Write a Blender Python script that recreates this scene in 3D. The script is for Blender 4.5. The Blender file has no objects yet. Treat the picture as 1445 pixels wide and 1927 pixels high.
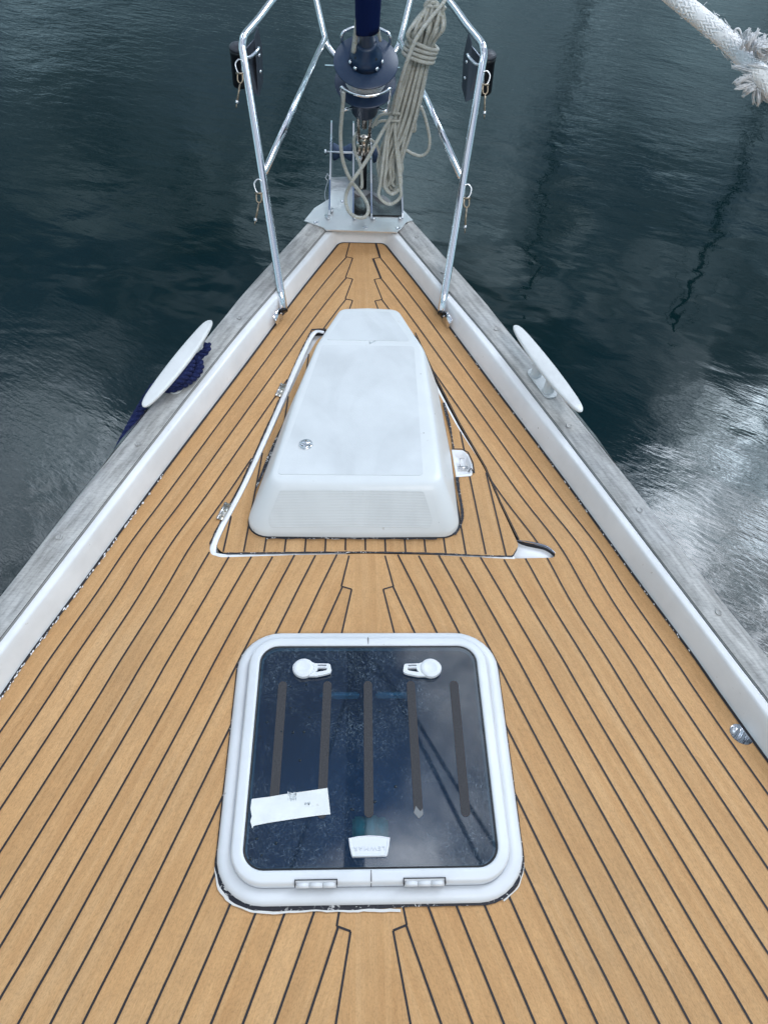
import bpy, bmesh, math, random
from math import radians, sin, cos, pi
from mathutils import Vector, Matrix, Quaternion
from mathutils.geometry import delaunay_2d_cdt
random.seed(7)
S = bpy.context.scene
COL = S.collection

# ------------------------------------------------------------------ camera
cam = bpy.data.cameras.new('camera'); camo = bpy.data.objects.new('camera', cam); COL.objects.link(camo)
cam.sensor_fit = 'VERTICAL'; cam.sensor_height = 36.0
cam.lens = 18.0 / (963.5 / 1447.0)
cam.clip_start = 0.02; cam.clip_end = 3000
p_, y_, r_ = radians(49.645), radians(3.911), radians(3.287)
fwd = Vector((sin(y_)*cos(p_), cos(y_)*cos(p_), -sin(p_)))
rt = Vector((cos(y_), -sin(y_), 0)); up = rt.cross(fwd)
r2 = cos(r_)*rt + sin(r_)*up; u2 = -sin(r_)*rt + cos(r_)*up
M = Matrix((( r2.x, u2.x, -fwd.x), (r2.y, u2.y, -fwd.y), (r2.z, u2.z, -fwd.z))).to_4x4()
M.translation = Vector((-0.041, 0, 1.6))
camo.matrix_world = M
S.camera = camo

# ------------------------------------------------------------------ sky: overcast with a bright break and a blue gap
SUN_DIR = Vector((0.22, -0.66, 0.72)).normalized()
W = bpy.data.worlds.new('World'); S.world = W; W.use_nodes = True
nt = W.node_tree; nt.nodes.clear()
def N(t, **kw):
    n = nt.nodes.new(t)
    for k, v in kw.items(): setattr(n, k, v)
    return n
def L(a, b): nt.links.new(a, b)
def MATH(op, a, b=None, clamp=False):
    n = N('ShaderNodeMath', operation=op); n.use_clamp = clamp
    for i, x in enumerate((a, b)):
        if x is None: continue
        if isinstance(x, (int, float)): n.inputs[i].default_value = x
        else: L(x, n.inputs[i])
    return n.outputs[0]
def RAMP(fac, stops, interp='LINEAR'):
    n = N('ShaderNodeValToRGB'); L(fac, n.inputs[0]); cr = n.color_ramp; cr.interpolation = interp
    while len(cr.elements) < len(stops): cr.elements.new(0.5)
    for e, (p, c) in zip(cr.elements, stops):
        e.position = p; e.color = (c, c, c, 1) if isinstance(c, (int, float)) else (*c, 1)
    return n.outputs[0]
def MIX(f, a, b, mode='MIX'):
    n = N('ShaderNodeMix', data_type='RGBA', blend_type=mode)
    for s, x in ((n.inputs[0], f), (n.inputs[6], a), (n.inputs[7], b)):
        if isinstance(x, (int, float)): s.default_value = x if s == n.inputs[0] else (x, x, x, 1)
        elif isinstance(x, tuple): s.default_value = (*x, 1)
        else: L(x, s)
    return n.outputs[2]
sky = N('ShaderNodeTexSky', sky_type='NISHITA'); sky.sun_disc = False
sky.sun_elevation = math.asin(SUN_DIR.z); sky.sun_rotation = math.atan2(SUN_DIR.x, SUN_DIR.y)
geo = N('ShaderNodeTexCoord')
D = geo.outputs['Generated']
sep = N('ShaderNodeSeparateXYZ'); L(D, sep.inputs[0])
zc = MATH('MAXIMUM', sep.outputs[2], 0.06)
pl = N('ShaderNodeCombineXYZ'); L(MATH('DIVIDE', sep.outputs[0], zc), pl.inputs[0]); L(MATH('DIVIDE', sep.outputs[1], zc), pl.inputs[1])
def NOISE(vec, sc, det=6, rough=0.6, dist=0.0, off=0):
    mp = N('ShaderNodeMapping'); L(vec, mp.inputs[0]); mp.inputs[1].default_value = (off, off*0.7, 0)
    n = N('ShaderNodeTexNoise'); L(mp.outputs[0], n.inputs[0]); n.inputs['Scale'].default_value = sc
    n.inputs['Detail'].default_value = det; n.inputs['Roughness'].default_value = rough; n.inputs['Distortion'].default_value = dist
    return n.outputs[0]
def LOBE(d, r0, r1):     # 1 inside r0 degrees of direction d, 0 beyond r1
    n = N('ShaderNodeVectorMath', operation='DOT_PRODUCT'); L(D, n.inputs[0]); n.inputs[1].default_value = Vector(d).normalized()
    return RAMP(n.outputs['Value'], [(max(0, cos(radians(r1))), 0.0), (cos(radians(r0)), 1.0)], 'EASE')
n_big = NOISE(pl.outputs[0], 1.1, 7, 0.58, 0.3, 3.1)
n_det = NOISE(pl.outputs[0], 3.6, 8, 0.62, 0.5, 9.4)
cover = RAMP(MATH('ADD', MATH('MULTIPLY', n_big, 0.7), MATH('MULTIPLY', n_det, 0.3)), [(0.36, 0.0), (0.56, 1.0)])
gap = MATH('MULTIPLY', LOBE((-0.15, 0.44, 0.885), 9, 15.5), 1.2)
cover = MATH('MAXIMUM', MATH('SUBTRACT', cover, gap), 0.0)
shade = RAMP(n_det, [(0.36, (0.22, 0.28, 0.34)), (0.64, (1.16, 1.24, 1.36))])
low = RAMP(sep.outputs[2], [(0.12, (0.70, 0.98, 1.00)), (0.45, (0.74, 0.92, 0.95)), (0.75, (1.0, 1.0, 1.0))])
shade = MIX(1.0, shade, low, 'MULTIPLY')
darkc = RAMP(MATH('MULTIPLY', LOBE((-0.30, 0.82, 0.48), 2, 14), MATH('ADD', MATH('MULTIPLY', NOISE(pl.outputs[0], 2.0, 4, 0.5, 0.4, 6), 1.4), 0.3)), [(0.1, 1.0), (0.8, 0.32)])
darkd = RAMP(MATH('MULTIPLY', LOBE((0.27, 0.78, 0.56), 3, 15), MATH('ADD', MATH('MULTIPLY', NOISE(pl.outputs[0], 2.4, 4, 0.5, 0.4, 11), 1.4), 0.3)), [(0.1, 1.0), (0.8, 0.85)])
patchy_ = RAMP(NOISE(D, 5.2, 7, 0.62, 0.7, 2.6), [(0.43, 0.35), (0.50, 0.95), (0.60, 1.85)])
shade = MIX(1.0, shade, MIX(RAMP(sep.outputs[2], [(0.62, 1.0), (0.85, 0.25)]), 1.0, patchy_), 'MULTIPLY')
shade = MIX(1.0, MIX(1.0, shade, darkc, 'MULTIPLY'), darkd, 'MULTIPLY')
n_gl = NOISE(pl.outputs[0], 6.0, 12, 0.70, 1.2, 1.7)
glow = MATH('MULTIPLY', LOBE((0.49, 0.49, 0.72), 9, 16), RAMP(MATH('ADD', MATH('MULTIPLY', n_gl, 0.6), MATH('MULTIPLY', n_det, 0.4)), [(0.455, 0.16), (0.50, 0.75), (0.58, 1.0)]))
glow3 = LOBE((0.19, 0.30, 0.93), 7, 17)
glow2 = MATH('MULTIPLY', LOBE((-0.39, 0.58, 0.71), 8, 17), RAMP(n_gl, [(0.36, 0.12), (0.47, 1.0)]))
clouds = MIX(1.0, shade, MATH('ADD', MATH('ADD', MATH('ADD', MATH('MULTIPLY', glow, 28.0), MATH('MULTIPLY', glow3, 2.4)), MATH('MULTIPLY', glow2, 9.0)), 1.0), 'MULTIPLY')
skyb = MIX(1.0, sky.outputs[0], MIX(sep.outputs[2], 0.03, 0.17), 'MULTIPLY')
final = MIX(MATH('MULTIPLY', cover, 0.95), skyb, clouds)
bg = N('ShaderNodeBackground'); L(final, bg.inputs[0]); bg.inputs[1].default_value = 1.0
wo = N('ShaderNodeOutputWorld'); L(bg.outputs[0], wo.inputs[0])

sun = bpy.data.lights.new('sun', 'SUN'); so = bpy.data.objects.new('sun', sun); COL.objects.link(so)
sun.energy = 1.1; sun.angle = radians(22); sun.color = (1.0, 0.97, 0.93)
so.rotation_euler = (-SUN_DIR).to_track_quat('-Z', 'Y').to_euler()
S.view_settings.view_transform = 'Standard'; S.view_settings.look = 'None'; S.view_settings.gamma = 1
S.view_settings.exposure = -0.07

# ------------------------------------------------------------------ helpers
def tag(o, label=None, cat=None, group=None, kind=None):
    if label: o['label'] = label
    if cat: o['category'] = cat
    if group: o['group'] = group
    if kind: o['kind'] = kind
    return o
def thing(name, label, cat, loc=(0, 0, 0), group=None):
    o = bpy.data.objects.new(name, None); COL.objects.link(o); o.location = loc; o.empty_display_size = 0.1
    return tag(o, label, cat, group)
def islands(bm):
    seen = set(); out = []
    for v in bm.verts:
        if v in seen: continue
        st = [v]; seen.add(v); cur = []
        while st:
            a = st.pop(); cur.append(a)
            for e in a.link_edges:
                b = e.other_vert(a)
                if b not in seen: seen.add(b); st.append(b)
        out.append(cur)
    return out
def objs(name, bm, mat, parent=None, smooth=True):
    """one object per loose piece"""
    bm.verts.index_update(); res = []
    groups = [[v.index for v in g] for g in islands(bm)]
    for g in groups:
        b = bm.copy(); keep = set(g); b.verts.ensure_lookup_table()
        bmesh.ops.delete(b, geom=[v for v in b.verts if v.index not in keep], context='VERTS')
        res.append(obj(name, b, mat, parent, smooth))
    bm.free(); return res
def obj(name, bm, mat, parent=None, smooth=True, auto=None):
    me = bpy.data.meshes.new(name)
    bmesh.ops.recalc_face_normals(bm, faces=bm.faces)
    if auto is not None:
        for e in bm.edges:
            if len(e.link_faces) == 2 and e.calc_face_angle(0) > radians(auto): e.smooth = False
    bm.to_mesh(me); bm.free()
    for m in (mat if isinstance(mat, (list, tuple)) else [mat]): me.materials.append(m)
    for p in me.polygons: p.use_smooth = smooth
    o = bpy.data.objects.new(name, me); COL.objects.link(o)
    if parent:
        o.parent = parent; o.matrix_parent_inverse = Matrix.Translation(parent_loc(parent)).inverted()
    return o
def parent_loc(p):
    v = Vector(p.location)
    return v
def catmull(pts, n=8, closed=False):
    P = [Vector(p) for p in pts]
    if len(P) < 3: return P
    out = []; m = len(P)
    rng = range(m if closed else m-1)
    for i in rng:
        if closed: a, b, c, d = P[(i-1) % m], P[i], P[(i+1) % m], P[(i+2) % m]
        else: a, b, c, d = P[max(i-1, 0)], P[i], P[i+1], P[min(i+2, m-1)]
        for k in range(n):
            t = k/n
            out.append(0.5*((2*b) + (c-a)*t + (2*a-5*b+4*c-d)*t*t + (3*b-a-3*c+d)*t**3))
    if not closed: out.append(P[-1])
    return out
def tube(bm, pts, r, seg=12, closed=False, caps=True, uvscale=1.0):
    """tube along pts; r = number or function(index, t)"""
    P = [Vector(p) for p in pts]; m = len(P)
    T = []
    for i in range(m):
        a = P[(i-1) % m] if closed or i > 0 else P[i]
        b = P[(i+1) % m] if closed or i < m-1 else P[i]
        t = (b-a); T.append(t.normalized() if t.length > 1e-9 else Vector((0, 0, 1)))
    nrm = T[0].orthogonal().normalized()
    rings = []; uvl = bm.loops.layers.uv.verify(); dist = [0.0]
    for i in range(m):
        if i:
            q = T[i-1].rotation_difference(T[i]); nrm = q @ nrm
            dist.append(dist[-1] + (P[i]-P[i-1]).length)
        nrm = (nrm - T[i]*nrm.dot(T[i])).normalized(); bn = T[i].cross(nrm)
        rr = r(i, i/(m-1)) if callable(r) else r
        rings.append([bm.verts.new(P[i] + rr*(cos(2*pi*k/seg)*nrm + sin(2*pi*k/seg)*bn)) for k in range(seg)])
    def quad(A, B, k, v0, v1):
        f = bm.faces.new((A[k], A[(k+1) % seg], B[(k+1) % seg], B[k]))
        for lp, uv in zip(f.loops, ((k/seg, v0), ((k+1)/seg, v0), ((k+1)/seg, v1), (k/seg, v1))): lp[uvl].uv = uv
    for i in range(m-1):
        for k in range(seg): quad(rings[i], rings[i+1], k, dist[i], dist[i+1])
    if closed:
        A, B = rings[-1], rings[0]
        off = min(range(seg), key=lambda s: sum((A[k].co-B[(k+s) % seg].co).length for k in range(seg)))
        for k in range(seg): bm.faces.new((A[k], A[(k+1) % seg], B[(k+1+off) % seg], B[(k+off) % seg]))
    elif caps:
        bm.faces.new(rings[0][::-1]); bm.faces.new(rings[-1])
    return bm
def lathe(bm, prof, origin, axis, seg=48, caps=True):
    """prof = [(radius, distance along axis)]"""
    axis = Vector(axis).normalized(); a = axis.orthogonal().normalized(); b = axis.cross(a); O = Vector(origin)
    rings = []
    for r, h in prof:
        rings.append([bm.verts.new(O + axis*h + r*(cos(2*pi*k/seg)*a + sin(2*pi*k/seg)*b)) for k in range(seg)])
    for A, B in zip(rings, rings[1:]):
        for k in range(seg): bm.faces.new((A[k], A[(k+1) % seg], B[(k+1) % seg], B[k]))
    if caps:
        bm.faces.new(rings[0][::-1]); bm.faces.new(rings[-1])
    return bm
def inpoly(x, y, P):
    c = False; n = len(P); j = n-1
    for i in range(n):
        xi, yi = P[i][0], P[i][1]; xj, yj = P[j][0], P[j][1]
        if (yi > y) != (yj > y) and x < (xj-xi)*(y-yi)/(yj-yi)+xi: c = not c
        j = i
    return c
def roundpoly(P, R, nc=8, ne=0):
    """rounded polygon; R radius (or list); ne extra points on every straight edge"""
    n = len(P); out = []
    if isinstance(R, (int, float)): R = [R]*n
    arcs = []
    for i in range(n):
        p = Vector(P[i][:2]); a = Vector(P[i-1][:2]); b = Vector(P[(i+1) % n][:2])
        u = (a-p).normalized(); v = (b-p).normalized(); ang = u.angle(v)
        if R[i] <= 0 or ang > radians(179): arcs.append([p]*(nc+1)); continue
        t = min(R[i]/math.tan(ang/2), 0.49*(a-p).length, 0.49*(b-p).length)
        rr = t*math.tan(ang/2); c = p + (u+v).normalized()*(rr/sin(ang/2))
        s = p+u*t-c; e = p+v*t-c; arc = []
        tot = s.angle_signed(e)
        for k in range(nc+1):
            th = -tot*k/nc
            arc.append(c + Vector((s.x*cos(th)-s.y*sin(th), s.x*sin(th)+s.y*cos(th))))
        arcs.append(arc)
    for i in range(n):
        out += arcs[i]
        a = arcs[i][-1]; b = arcs[(i+1) % n][0]
        for k in range(1, ne+1): out.append(a.lerp(b, k/(ne+1)))
    return out
def dedupe(P, eps=1e-5):
    o = []
    for p in P:
        if not o or (Vector(p)-Vector(o[-1])).length > eps: o.append(Vector(p))
    if (o[0]-o[-1]).length < eps: o.pop()
    return o
def slab(outline, holes=(), z=0.0, th=0.02, step=None, zf=None, uvf=None, side=0):
    """flat plate with holes; top at z (or zf(x, y)), side walls th deep"""
    loops = [dedupe(outline)] + [dedupe(h) for h in holes]
    V = []; E = []
    for lp in loops:
        b = len(V); V += [Vector((p[0], p[1])) for p in lp]; E += [(b+i, b+(i+1) % len(lp)) for i in range(len(lp))]
    if step:
        xs = [p[0] for p in loops[0]]; ys = [p[1] for p in loops[0]]
        y = min(ys)+step/2
        while y < max(ys):
            x = min(xs)+step/2
            while x < max(xs):
                if inpoly(x, y, loops[0]) and not any(inpoly(x, y, h) for h in loops[1:]): V.append(Vector((x+random.uniform(-.1, .1)*step, y+random.uniform(-.1, .1)*step)))
                x += step
            y += step
    v, e, f, *_ = delaunay_2d_cdt(V, E, [], 0, 1e-6)
    bm = bmesh.new(); uvl = bm.loops.layers.uv.verify()
    bv = [bm.verts.new((p.x, p.y, zf(p.x, p.y) if zf else z)) for p in v]
    for fc in f:
        cx = sum(v[i].x for i in fc)/len(fc); cy = sum(v[i].y for i in fc)/len(fc)
        if not inpoly(cx, cy, loops[0]) or any(inpoly(cx, cy, h) for h in loops[1:]): continue
        F = bm.faces.new([bv[i] for i in fc])
        if F.normal.z < 0: pass
        for lp in F.loops: lp[uvl].uv = uvf(lp.vert.co.x, lp.vert.co.y, cx) if uvf else (lp.vert.co.x, lp.vert.co.y)
    bmesh.ops.delete(bm, geom=[x for x in bm.verts if not x.link_faces], context='VERTS')
    if th:
        be = [x for x in bm.edges if len(x.link_faces) == 1]
        r = bmesh.ops.extrude_edge_only(bm, edges=be)
        for x in r['geom']:
            if isinstance(x, bmesh.types.BMVert): x.co.z -= th
            if isinstance(x, bmesh.types.BMFace): x.material_index = side
        for x in be: x.smooth = False
    return bm
def ribbon(bm, pts, w, z, skip=None, zf=None):
    """thin flat strip along a 2D path, broken where skip(x, y)"""
    P = [Vector((p[0], p[1])) for p in pts]; prev = None; n = len(P)
    ww = w if callable(w) else (lambda i: w)
    for i in range(n):
        t = (P[min(i+1, n-1)]-P[max(i-1, 0)]);
        if t.length < 1e-9: continue
        t.normalize(); nn = Vector((-t.y, t.x))*ww(i)/2
        if skip and skip(P[i].x, P[i].y): prev = None; continue
        zz = zf(P[i].x, P[i].y) if zf else z
        a = bm.verts.new((*(P[i]+nn), zz)); b = bm.verts.new((*(P[i]-nn), zz))
        if prev: bm.faces.new((prev[0], prev[1], b, a))
        prev = (a, b)
def loft(bm, rings, cap0=False, cap1=False, closed=True):
    R = [[bm.verts.new(p) for p in r] for r in rings]; n = len(R[0])
    for A, B in zip(R, R[1:]):
        for k in range(n if closed else n-1): bm.faces.new((A[k], A[(k+1) % n], B[(k+1) % n], B[k]))
    if cap0: bm.faces.new(R[0][::-1])
    if cap1: bm.faces.new(R[-1])
    return bm
def box(bm, c, s, rot=None, bev=0.0):
    r = bmesh.ops.create_cube(bm, size=1.0); vs = r['verts']
    for v in vs: v.co = Vector((v.co.x*s[0], v.co.y*s[1], v.co.z*s[2]))
    if bev:
        es = list({e for v in vs for e in v.link_edges})
        rr = bmesh.ops.bevel(bm, geom=es, offset=bev, segments=2, affect='EDGES')
        vs = list({v for f in rr['faces'] for v in f.verts} | {v for v in vs if v.is_valid})
    Rm = rot.to_matrix() if rot is not None else Matrix.Identity(3)
    for v in vs: v.co = Rm @ v.co + Vector(c)
    return bm
def prism(bm, pts, off):
    """closed 3D polygon extruded by vector off"""
    A = [bm.verts.new(p) for p in pts]; B = [bm.verts.new(Vector(p)+Vector(off)) for p in pts]; n = len(A)
    bm.faces.new(A[::-1]); bm.faces.new(B)
    for k in range(n): bm.faces.new((A[k], A[(k+1) % n], B[(k+1) % n], B[k]))
    return bm
def lerp(a, b, t): return a+(b-a)*t
def interp(tab, y):
    if y <= tab[0][0]:
        (a, fa), (b, fb) = tab[0], tab[1]; return fa+(fb-fa)*(y-a)/(b-a)
    for (a, fa), (b, fb) in zip(tab, tab[1:]):
        if y <= b: return fa+(fb-fa)*(y-a)/(b-a)
    (a, fa), (b, fb) = tab[-2], tab[-1]; return fa+(fb-fa)*(y-a)/(b-a)
def smoothtab(tab):
    """resample a table through a Catmull curve so the outline is fair"""
    c = catmull([(a, b, 0) for a, b in tab], 12); return [(v.x, v.y) for v in c]

# ------------------------------------------------------------------ materials
def mat(name, base=(0.5, 0.5, 0.5), rough=0.5, metal=0.0, coat=0.0, ior=1.45, spec=0.5):
    global nt
    m = bpy.data.materials.new(name); m.use_nodes = True; nt = m.node_tree
    b = nt.nodes['Principled BSDF']; b.inputs['Base Color'].default_value = (*base, 1); b.inputs['Roughness'].default_value = rough
    b.inputs['Metallic'].default_value = metal; b.inputs['Coat Weight'].default_value = coat; b.inputs['IOR'].default_value = ior
    b.inputs['Specular IOR Level'].default_value = spec
    return m, b
def bumpto(b, h, strength, dist):
    n = N('ShaderNodeBump'); L(h, n.inputs['Height']); n.inputs['Strength'].default_value = strength; n.inputs['Distance'].default_value = dist
    L(n.outputs[0], b.inputs['Normal']); return n
def scaled(vec, sx, sy, sz=1.0):
    mp = N('ShaderNodeMapping'); L(vec, mp.inputs[0]); mp.inputs[3].default_value = (sx, sy, sz); return mp.outputs[0]
def wood(name, c0, c1, c2, rough, grain=0.35, speck=0.3, plankvar=0.25, bump=0.25, fine=900, flen=28):
    m, b = mat(name, rough=rough, spec=0.3)
    tc = N('ShaderNodeTexCoord'); uv = tc.outputs['UV']
    sp = N('ShaderNodeSeparateXYZ'); L(uv, sp.inputs[0])
    pid = MATH('FLOOR', MATH('DIVIDE', sp.outputs[0], 0.0535))
    wn = N('ShaderNodeTexWhiteNoise', noise_dimensions='1D'); L(pid, wn.inputs['W'])
    cv = N('ShaderNodeCombineXYZ'); L(sp.outputs[0], cv.inputs[0]); L(MATH('ADD', sp.outputs[1], MATH('MULTIPLY', wn.outputs[0], 37.0)), cv.inputs[1]); L(MATH('MULTIPLY', pid, 3.7), cv.inputs[2])
    v = cv.outputs[0]
    g1 = NOISE(scaled(v, fine, flen), 1.0, 4, 0.6)           # fine fibres
    g2 = NOISE(scaled(v, 75, 1.6), 1.0, 3, 0.5, 0.6)       # growth bands
    g3 = NOISE(scaled(v, 12, 5), 1.0, 3, 0.5)              # blotches
    g4 = NOISE(scaled(v, 420, 190), 1.0, 2, 0.7)           # pores
    g5 = NOISE(scaled(v, 45, 30), 1.0, 4, 0.65, 1.0)
    t = MATH('ADD', MATH('MULTIPLY', g2, 0.55), MATH('MULTIPLY', g3, 0.45))
    col = RAMP(t, [(0.32, c0), (0.5, c1), (0.68, c2)])
    col = MIX(1.0, col, RAMP(g1, [(0.25, 1.0-grain), (0.6, 1.0+grain*0.35)]), 'MULTIPLY')
    col = MIX(1.0, col, RAMP(g4, [(0.30, 1.0-speck), (0.52, 1.0), (0.8, 1.0+speck*0.3)]), 'MULTIPLY')
    col = MIX(1.0, col, RAMP(g5, [(0.3, 0.93), (0.7, 1.05)]), 'MULTIPLY')
    ob = tc.outputs['Object']
    col = MIX(RAMP(NOISE(ob, 2.3, 5, 0.65, 0.6, 3), [(0.45, 0.0), (0.72, 0.38)]), col, MIX(1.0, col, (0.78, 0.86, 0.98), 'MULTIPLY'))
    col = MIX(RAMP(NOISE(ob, 34, 4, 0.7, 0.3, 8), [(0.66, 0.0), (0.76, 0.30)]), col, MIX(1.0, col, 0.62, 'MULTIPLY'))
    col = MIX(1.0, col, RAMP(wn.outputs[0], [(0.0, 1.0-plankvar), (1.0, 1.0+plankvar*0.4)]), 'MULTIPLY')
    L(col, b.inputs['Base Color'])
    bumpto(b, MATH('ADD', MATH('MULTIPLY', g1, 0.7), MATH('MULTIPLY', g4, 0.5)), bump, 0.0006)
    return m
TEAK = wood('teak', (0.505, 0.275, 0.116), (0.560, 0.320, 0.142), (0.605, 0.362, 0.172), 0.62, grain=0.14, speck=0.20, plankvar=0.06)
CAPW = wood('weathered_teak', (0.37, 0.36, 0.345), (0.43, 0.422, 0.41), (0.50, 0.49, 0.475), 0.85, grain=0.48, speck=0.20, plankvar=0.03, bump=1.0, fine=330, flen=8)
def gel(name, base, rough=0.25, coat=0.3, dirt=0.12, speck=True):
    m, b = mat(name, base, rough, coat=coat)
    tc = N('ShaderNodeTexCoord'); o = tc.outputs['Object']
    d = NOISE(o, 6.0, 5, 0.6); d2 = NOISE(o, 55.0, 3, 0.6)
    col = MIX(1.0, base, RAMP(d, [(0.35, 1.0-dirt), (0.6, 1.0)]), 'MULTIPLY')
    if speck:
        col = MIX(RAMP(d2, [(0.70, 0.0), (0.76, 0.55)]), col, (0.45, 0.43, 0.40))
        vo = N('ShaderNodeTexVoronoi'); L(o, vo.inputs[0]); vo.inputs['Scale'].default_value = 22
        vn = NOISE(o, 9.0, 2, 0.5)
        ch = MATH('MULTIPLY', RAMP(vo.outputs['Distance'], [(0.035, 1.0), (0.06, 0.0)]), RAMP(vn, [(0.5, 0.0), (0.55, 0.7)]))
        col = MIX(ch, col, (0.22, 0.21, 0.20))
    L(col, b.inputs['Base Color'])
    L(RAMP(d, [(0.3, rough+0.12), (0.7, rough)]), b.inputs['Roughness'])
    return m
GEL = gel('white_gelcoat', (0.84, 0.85, 0.87), 0.28, 0.35, 0.10)
GELBOX = gel('moulded_white_gelcoat', (0.71, 0.735, 0.75), 0.36, 0.15, 0.06)
def nonskid(name, ribs):
    m, b = mat(name, (0.76, 0.775, 0.79), 0.5)
    tc = N('ShaderNodeTexCoord'); o = tc.outputs['Object']
    a = NOISE(o, 5.0, 4, 0.6)
    col = MIX(1.0, (0.68, 0.705, 0.72) if ribs else (0.665, 0.69, 0.71), RAMP(a, [(0.35, 0.90), (0.6, 1.0)]), 'MULTIPLY')
    st = RAMP(NOISE(scaled(o, 3, 1.3), 1.6, 3, 0.5, 1.5, 2), [(0.52, 1.0), (0.6, 0.95)])
    col = MIX(1.0, col, st, 'MULTIPLY'); L(col, b.inputs['Base Color'])
    if ribs:
        w = N('ShaderNodeTexWave', wave_type='BANDS', bands_direction='Y'); L(o, w.inputs[0]); w.inputs['Scale'].default_value = 75; w.inputs['Distortion'].default_value = 0
        bumpto(b, w.outputs['Fac'], 0.22, 0.0012)
    else:
        vo = N('ShaderNodeTexVoronoi'); L(o, vo.inputs[0]); vo.inputs['Scale'].default_value = 420
        bumpto(b, vo.outputs['Distance'], 0.25, 0.0008)
    return m
NONSKID = nonskid('nonskid_texture', False); RIBBED = nonskid('ribbed_texture', True)
def steel(name, base=(0.72, 0.73, 0.75), rough=0.12, stain=0.15):
    m, b = mat(name, base, rough, 1.0)
    tc = N('ShaderNodeTexCoord'); o = tc.outputs['Object']
    a = NOISE(o, 22.0, 4, 0.6)
    L(RAMP(a, [(0.35, rough+0.08), (0.65, rough)]), b.inputs['Roughness'])
    L(MIX(RAMP(NOISE(o, 60.0, 3, 0.6, 0, 5), [(0.58, 0.0), (0.75, stain)]), base, (0.35, 0.22, 0.12)), b.inputs['Base Color'])
    return m
STEEL = steel('polished_stainless_steel', (0.80, 0.82, 0.86), 0.06, 0.0)
STEELD = steel('stained_stainless_steel', (0.60, 0.60, 0.61), 0.24, 0.45)
STEELB = steel('brushed_stainless_steel', (0.70, 0.71, 0.74), 0.26, 0.0)
BRONZE, _ = mat('tarnished_metal', (0.30, 0.25, 0.19), 0.38, 1.0)
NAVY, _ = mat('navy_plastic', (0.010, 0.024, 0.058), 0.42)
def lines_mat():
    m, b = mat('navy_anodised_plastic', (0.012, 0.030, 0.070), 0.36)
    tc = N('ShaderNodeTexCoord'); a = NOISE(tc.outputs['Object'], 30, 4, 0.6)
    L(MIX(RAMP(a, [(0.45, 0.0), (0.8, 0.35)]), (0.012, 0.032, 0.075), (0.06, 0.08, 0.12)), b.inputs['Base Color']); return m
NAVY = lines_mat()
BLACK, _ = mat('black_plastic', (0.008, 0.009, 0.012), 0.35)
CAULK, _ = mat('black_caulk', (0.018, 0.016, 0.020), 0.6)
RUBBER, _ = mat('black_rubber_gasket', (0.008, 0.010, 0.014), 0.45)
BLUESOFT, _ = mat('blue_rubber_roller', (0.035, 0.065, 0.13), 0.6)
def sealmat():
    m, b = mat('crumbling_sealant', (0.5, 0.5, 0.5), 0.5)
    tc = N('ShaderNodeTexCoord'); a = NOISE(tc.outputs['Object'], 60, 4, 0.65, 2.2); c = NOISE(tc.outputs['Object'], 7, 2, 0.5, 0, 4)
    t = MATH('ADD', a, MATH('MULTIPLY', MATH('SUBTRACT', c, 0.5), 0.35))
    L(RAMP(t, [(0.60, (0.012, 0.013, 0.022)), (0.64, (0.55, 0.54, 0.53))]), b.inputs['Base Color'])
    bumpto(b, a, 0.8, 0.002); return m
SEAL = sealmat()
def sailcloth():
    m, b = mat('blue_sailcloth', (0.002, 0.012, 0.075), 0.85, spec=0.2)
    b.inputs['Sheen Weight'].default_value = 0.0
    tc = N('ShaderNodeTexCoord'); w = NOISE(scaled(tc.outputs['Object'], 1, 1, 0.25), 22, 3, 0.6)
    bumpto(b, w, 0.5, 0.004)
    return m
SAIL = sailcloth()
def ropemat(name, c, fleck, ff, braid=900.0, rough=0.85, bump=0.8, cross=9.0):
    m, b = mat(name, c, rough, spec=0.25)
    tc = N('ShaderNodeTexCoord'); uv = tc.outputs['UV']
    sp = N('ShaderNodeSeparateXYZ'); L(uv, sp.inputs[0])
    a = MATH('SINE', MATH('ADD', MATH('MULTIPLY', sp.outputs[0], 2*pi*cross), MATH('MULTIPLY', sp.outputs[1], braid)))
    d = MATH('SINE', MATH('SUBTRACT', MATH('MULTIPLY', sp.outputs[0], 2*pi*cross), MATH('MULTIPLY', sp.outputs[1], braid)))
    h = MATH('MULTIPLY', a, d)
    n = NOISE(scaled(uv, 8, 160), 1.0, 3, 0.6); n2 = NOISE(scaled(tc.outputs['Object'], 1, 1, 1), 26, 3, 0.6)
    col = MIX(RAMP(n, [(0.50, 0.0), (0.58, ff)]), c, fleck)
    col = MIX(1.0, col, RAMP(n2, [(0.3, 0.78), (0.7, 1.06)]), 'MULTIPLY')
    L(col, b.inputs['Base Color']); bumpto(b, h, bump, 0.0012)
    return m
ROPE = ropemat('braided_polyester_rope', (0.66, 0.67, 0.64), (0.46, 0.42, 0.22), 0.45)
ROPEW = ropemat('white_braided_rope', (0.88, 0.88, 0.90), (0.80, 0.79, 0.79), 0.3, braid=700, cross=6, bump=1.0)
ROPEB = ropemat('navy_laid_rope', (0.012, 0.020, 0.090), (0.035, 0.05, 0.16), 0.6, braid=1400, cross=4)
ROPED, _ = mat('dark_sheet_rope', (0.02, 0.022, 0.03), 0.8)
FRAY, _ = mat('frayed_rope_fibre', (0.86, 0.86, 0.88), 0.95)
NEARW, nb_ = mat('bleached_braid', (0.97, 0.97, 0.98), 0.9)
HFRAME = gel('white_powder_coat', (0.73, 0.75, 0.78), 0.36, 0.0, 0.10, speck=True)
HPLAS, _ = mat('white_plastic', (0.72, 0.74, 0.77), 0.45)
CLEATW = gel('painted_white_casting', (0.74, 0.75, 0.755), 0.35, 0.1, 0.16, speck=False)
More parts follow.
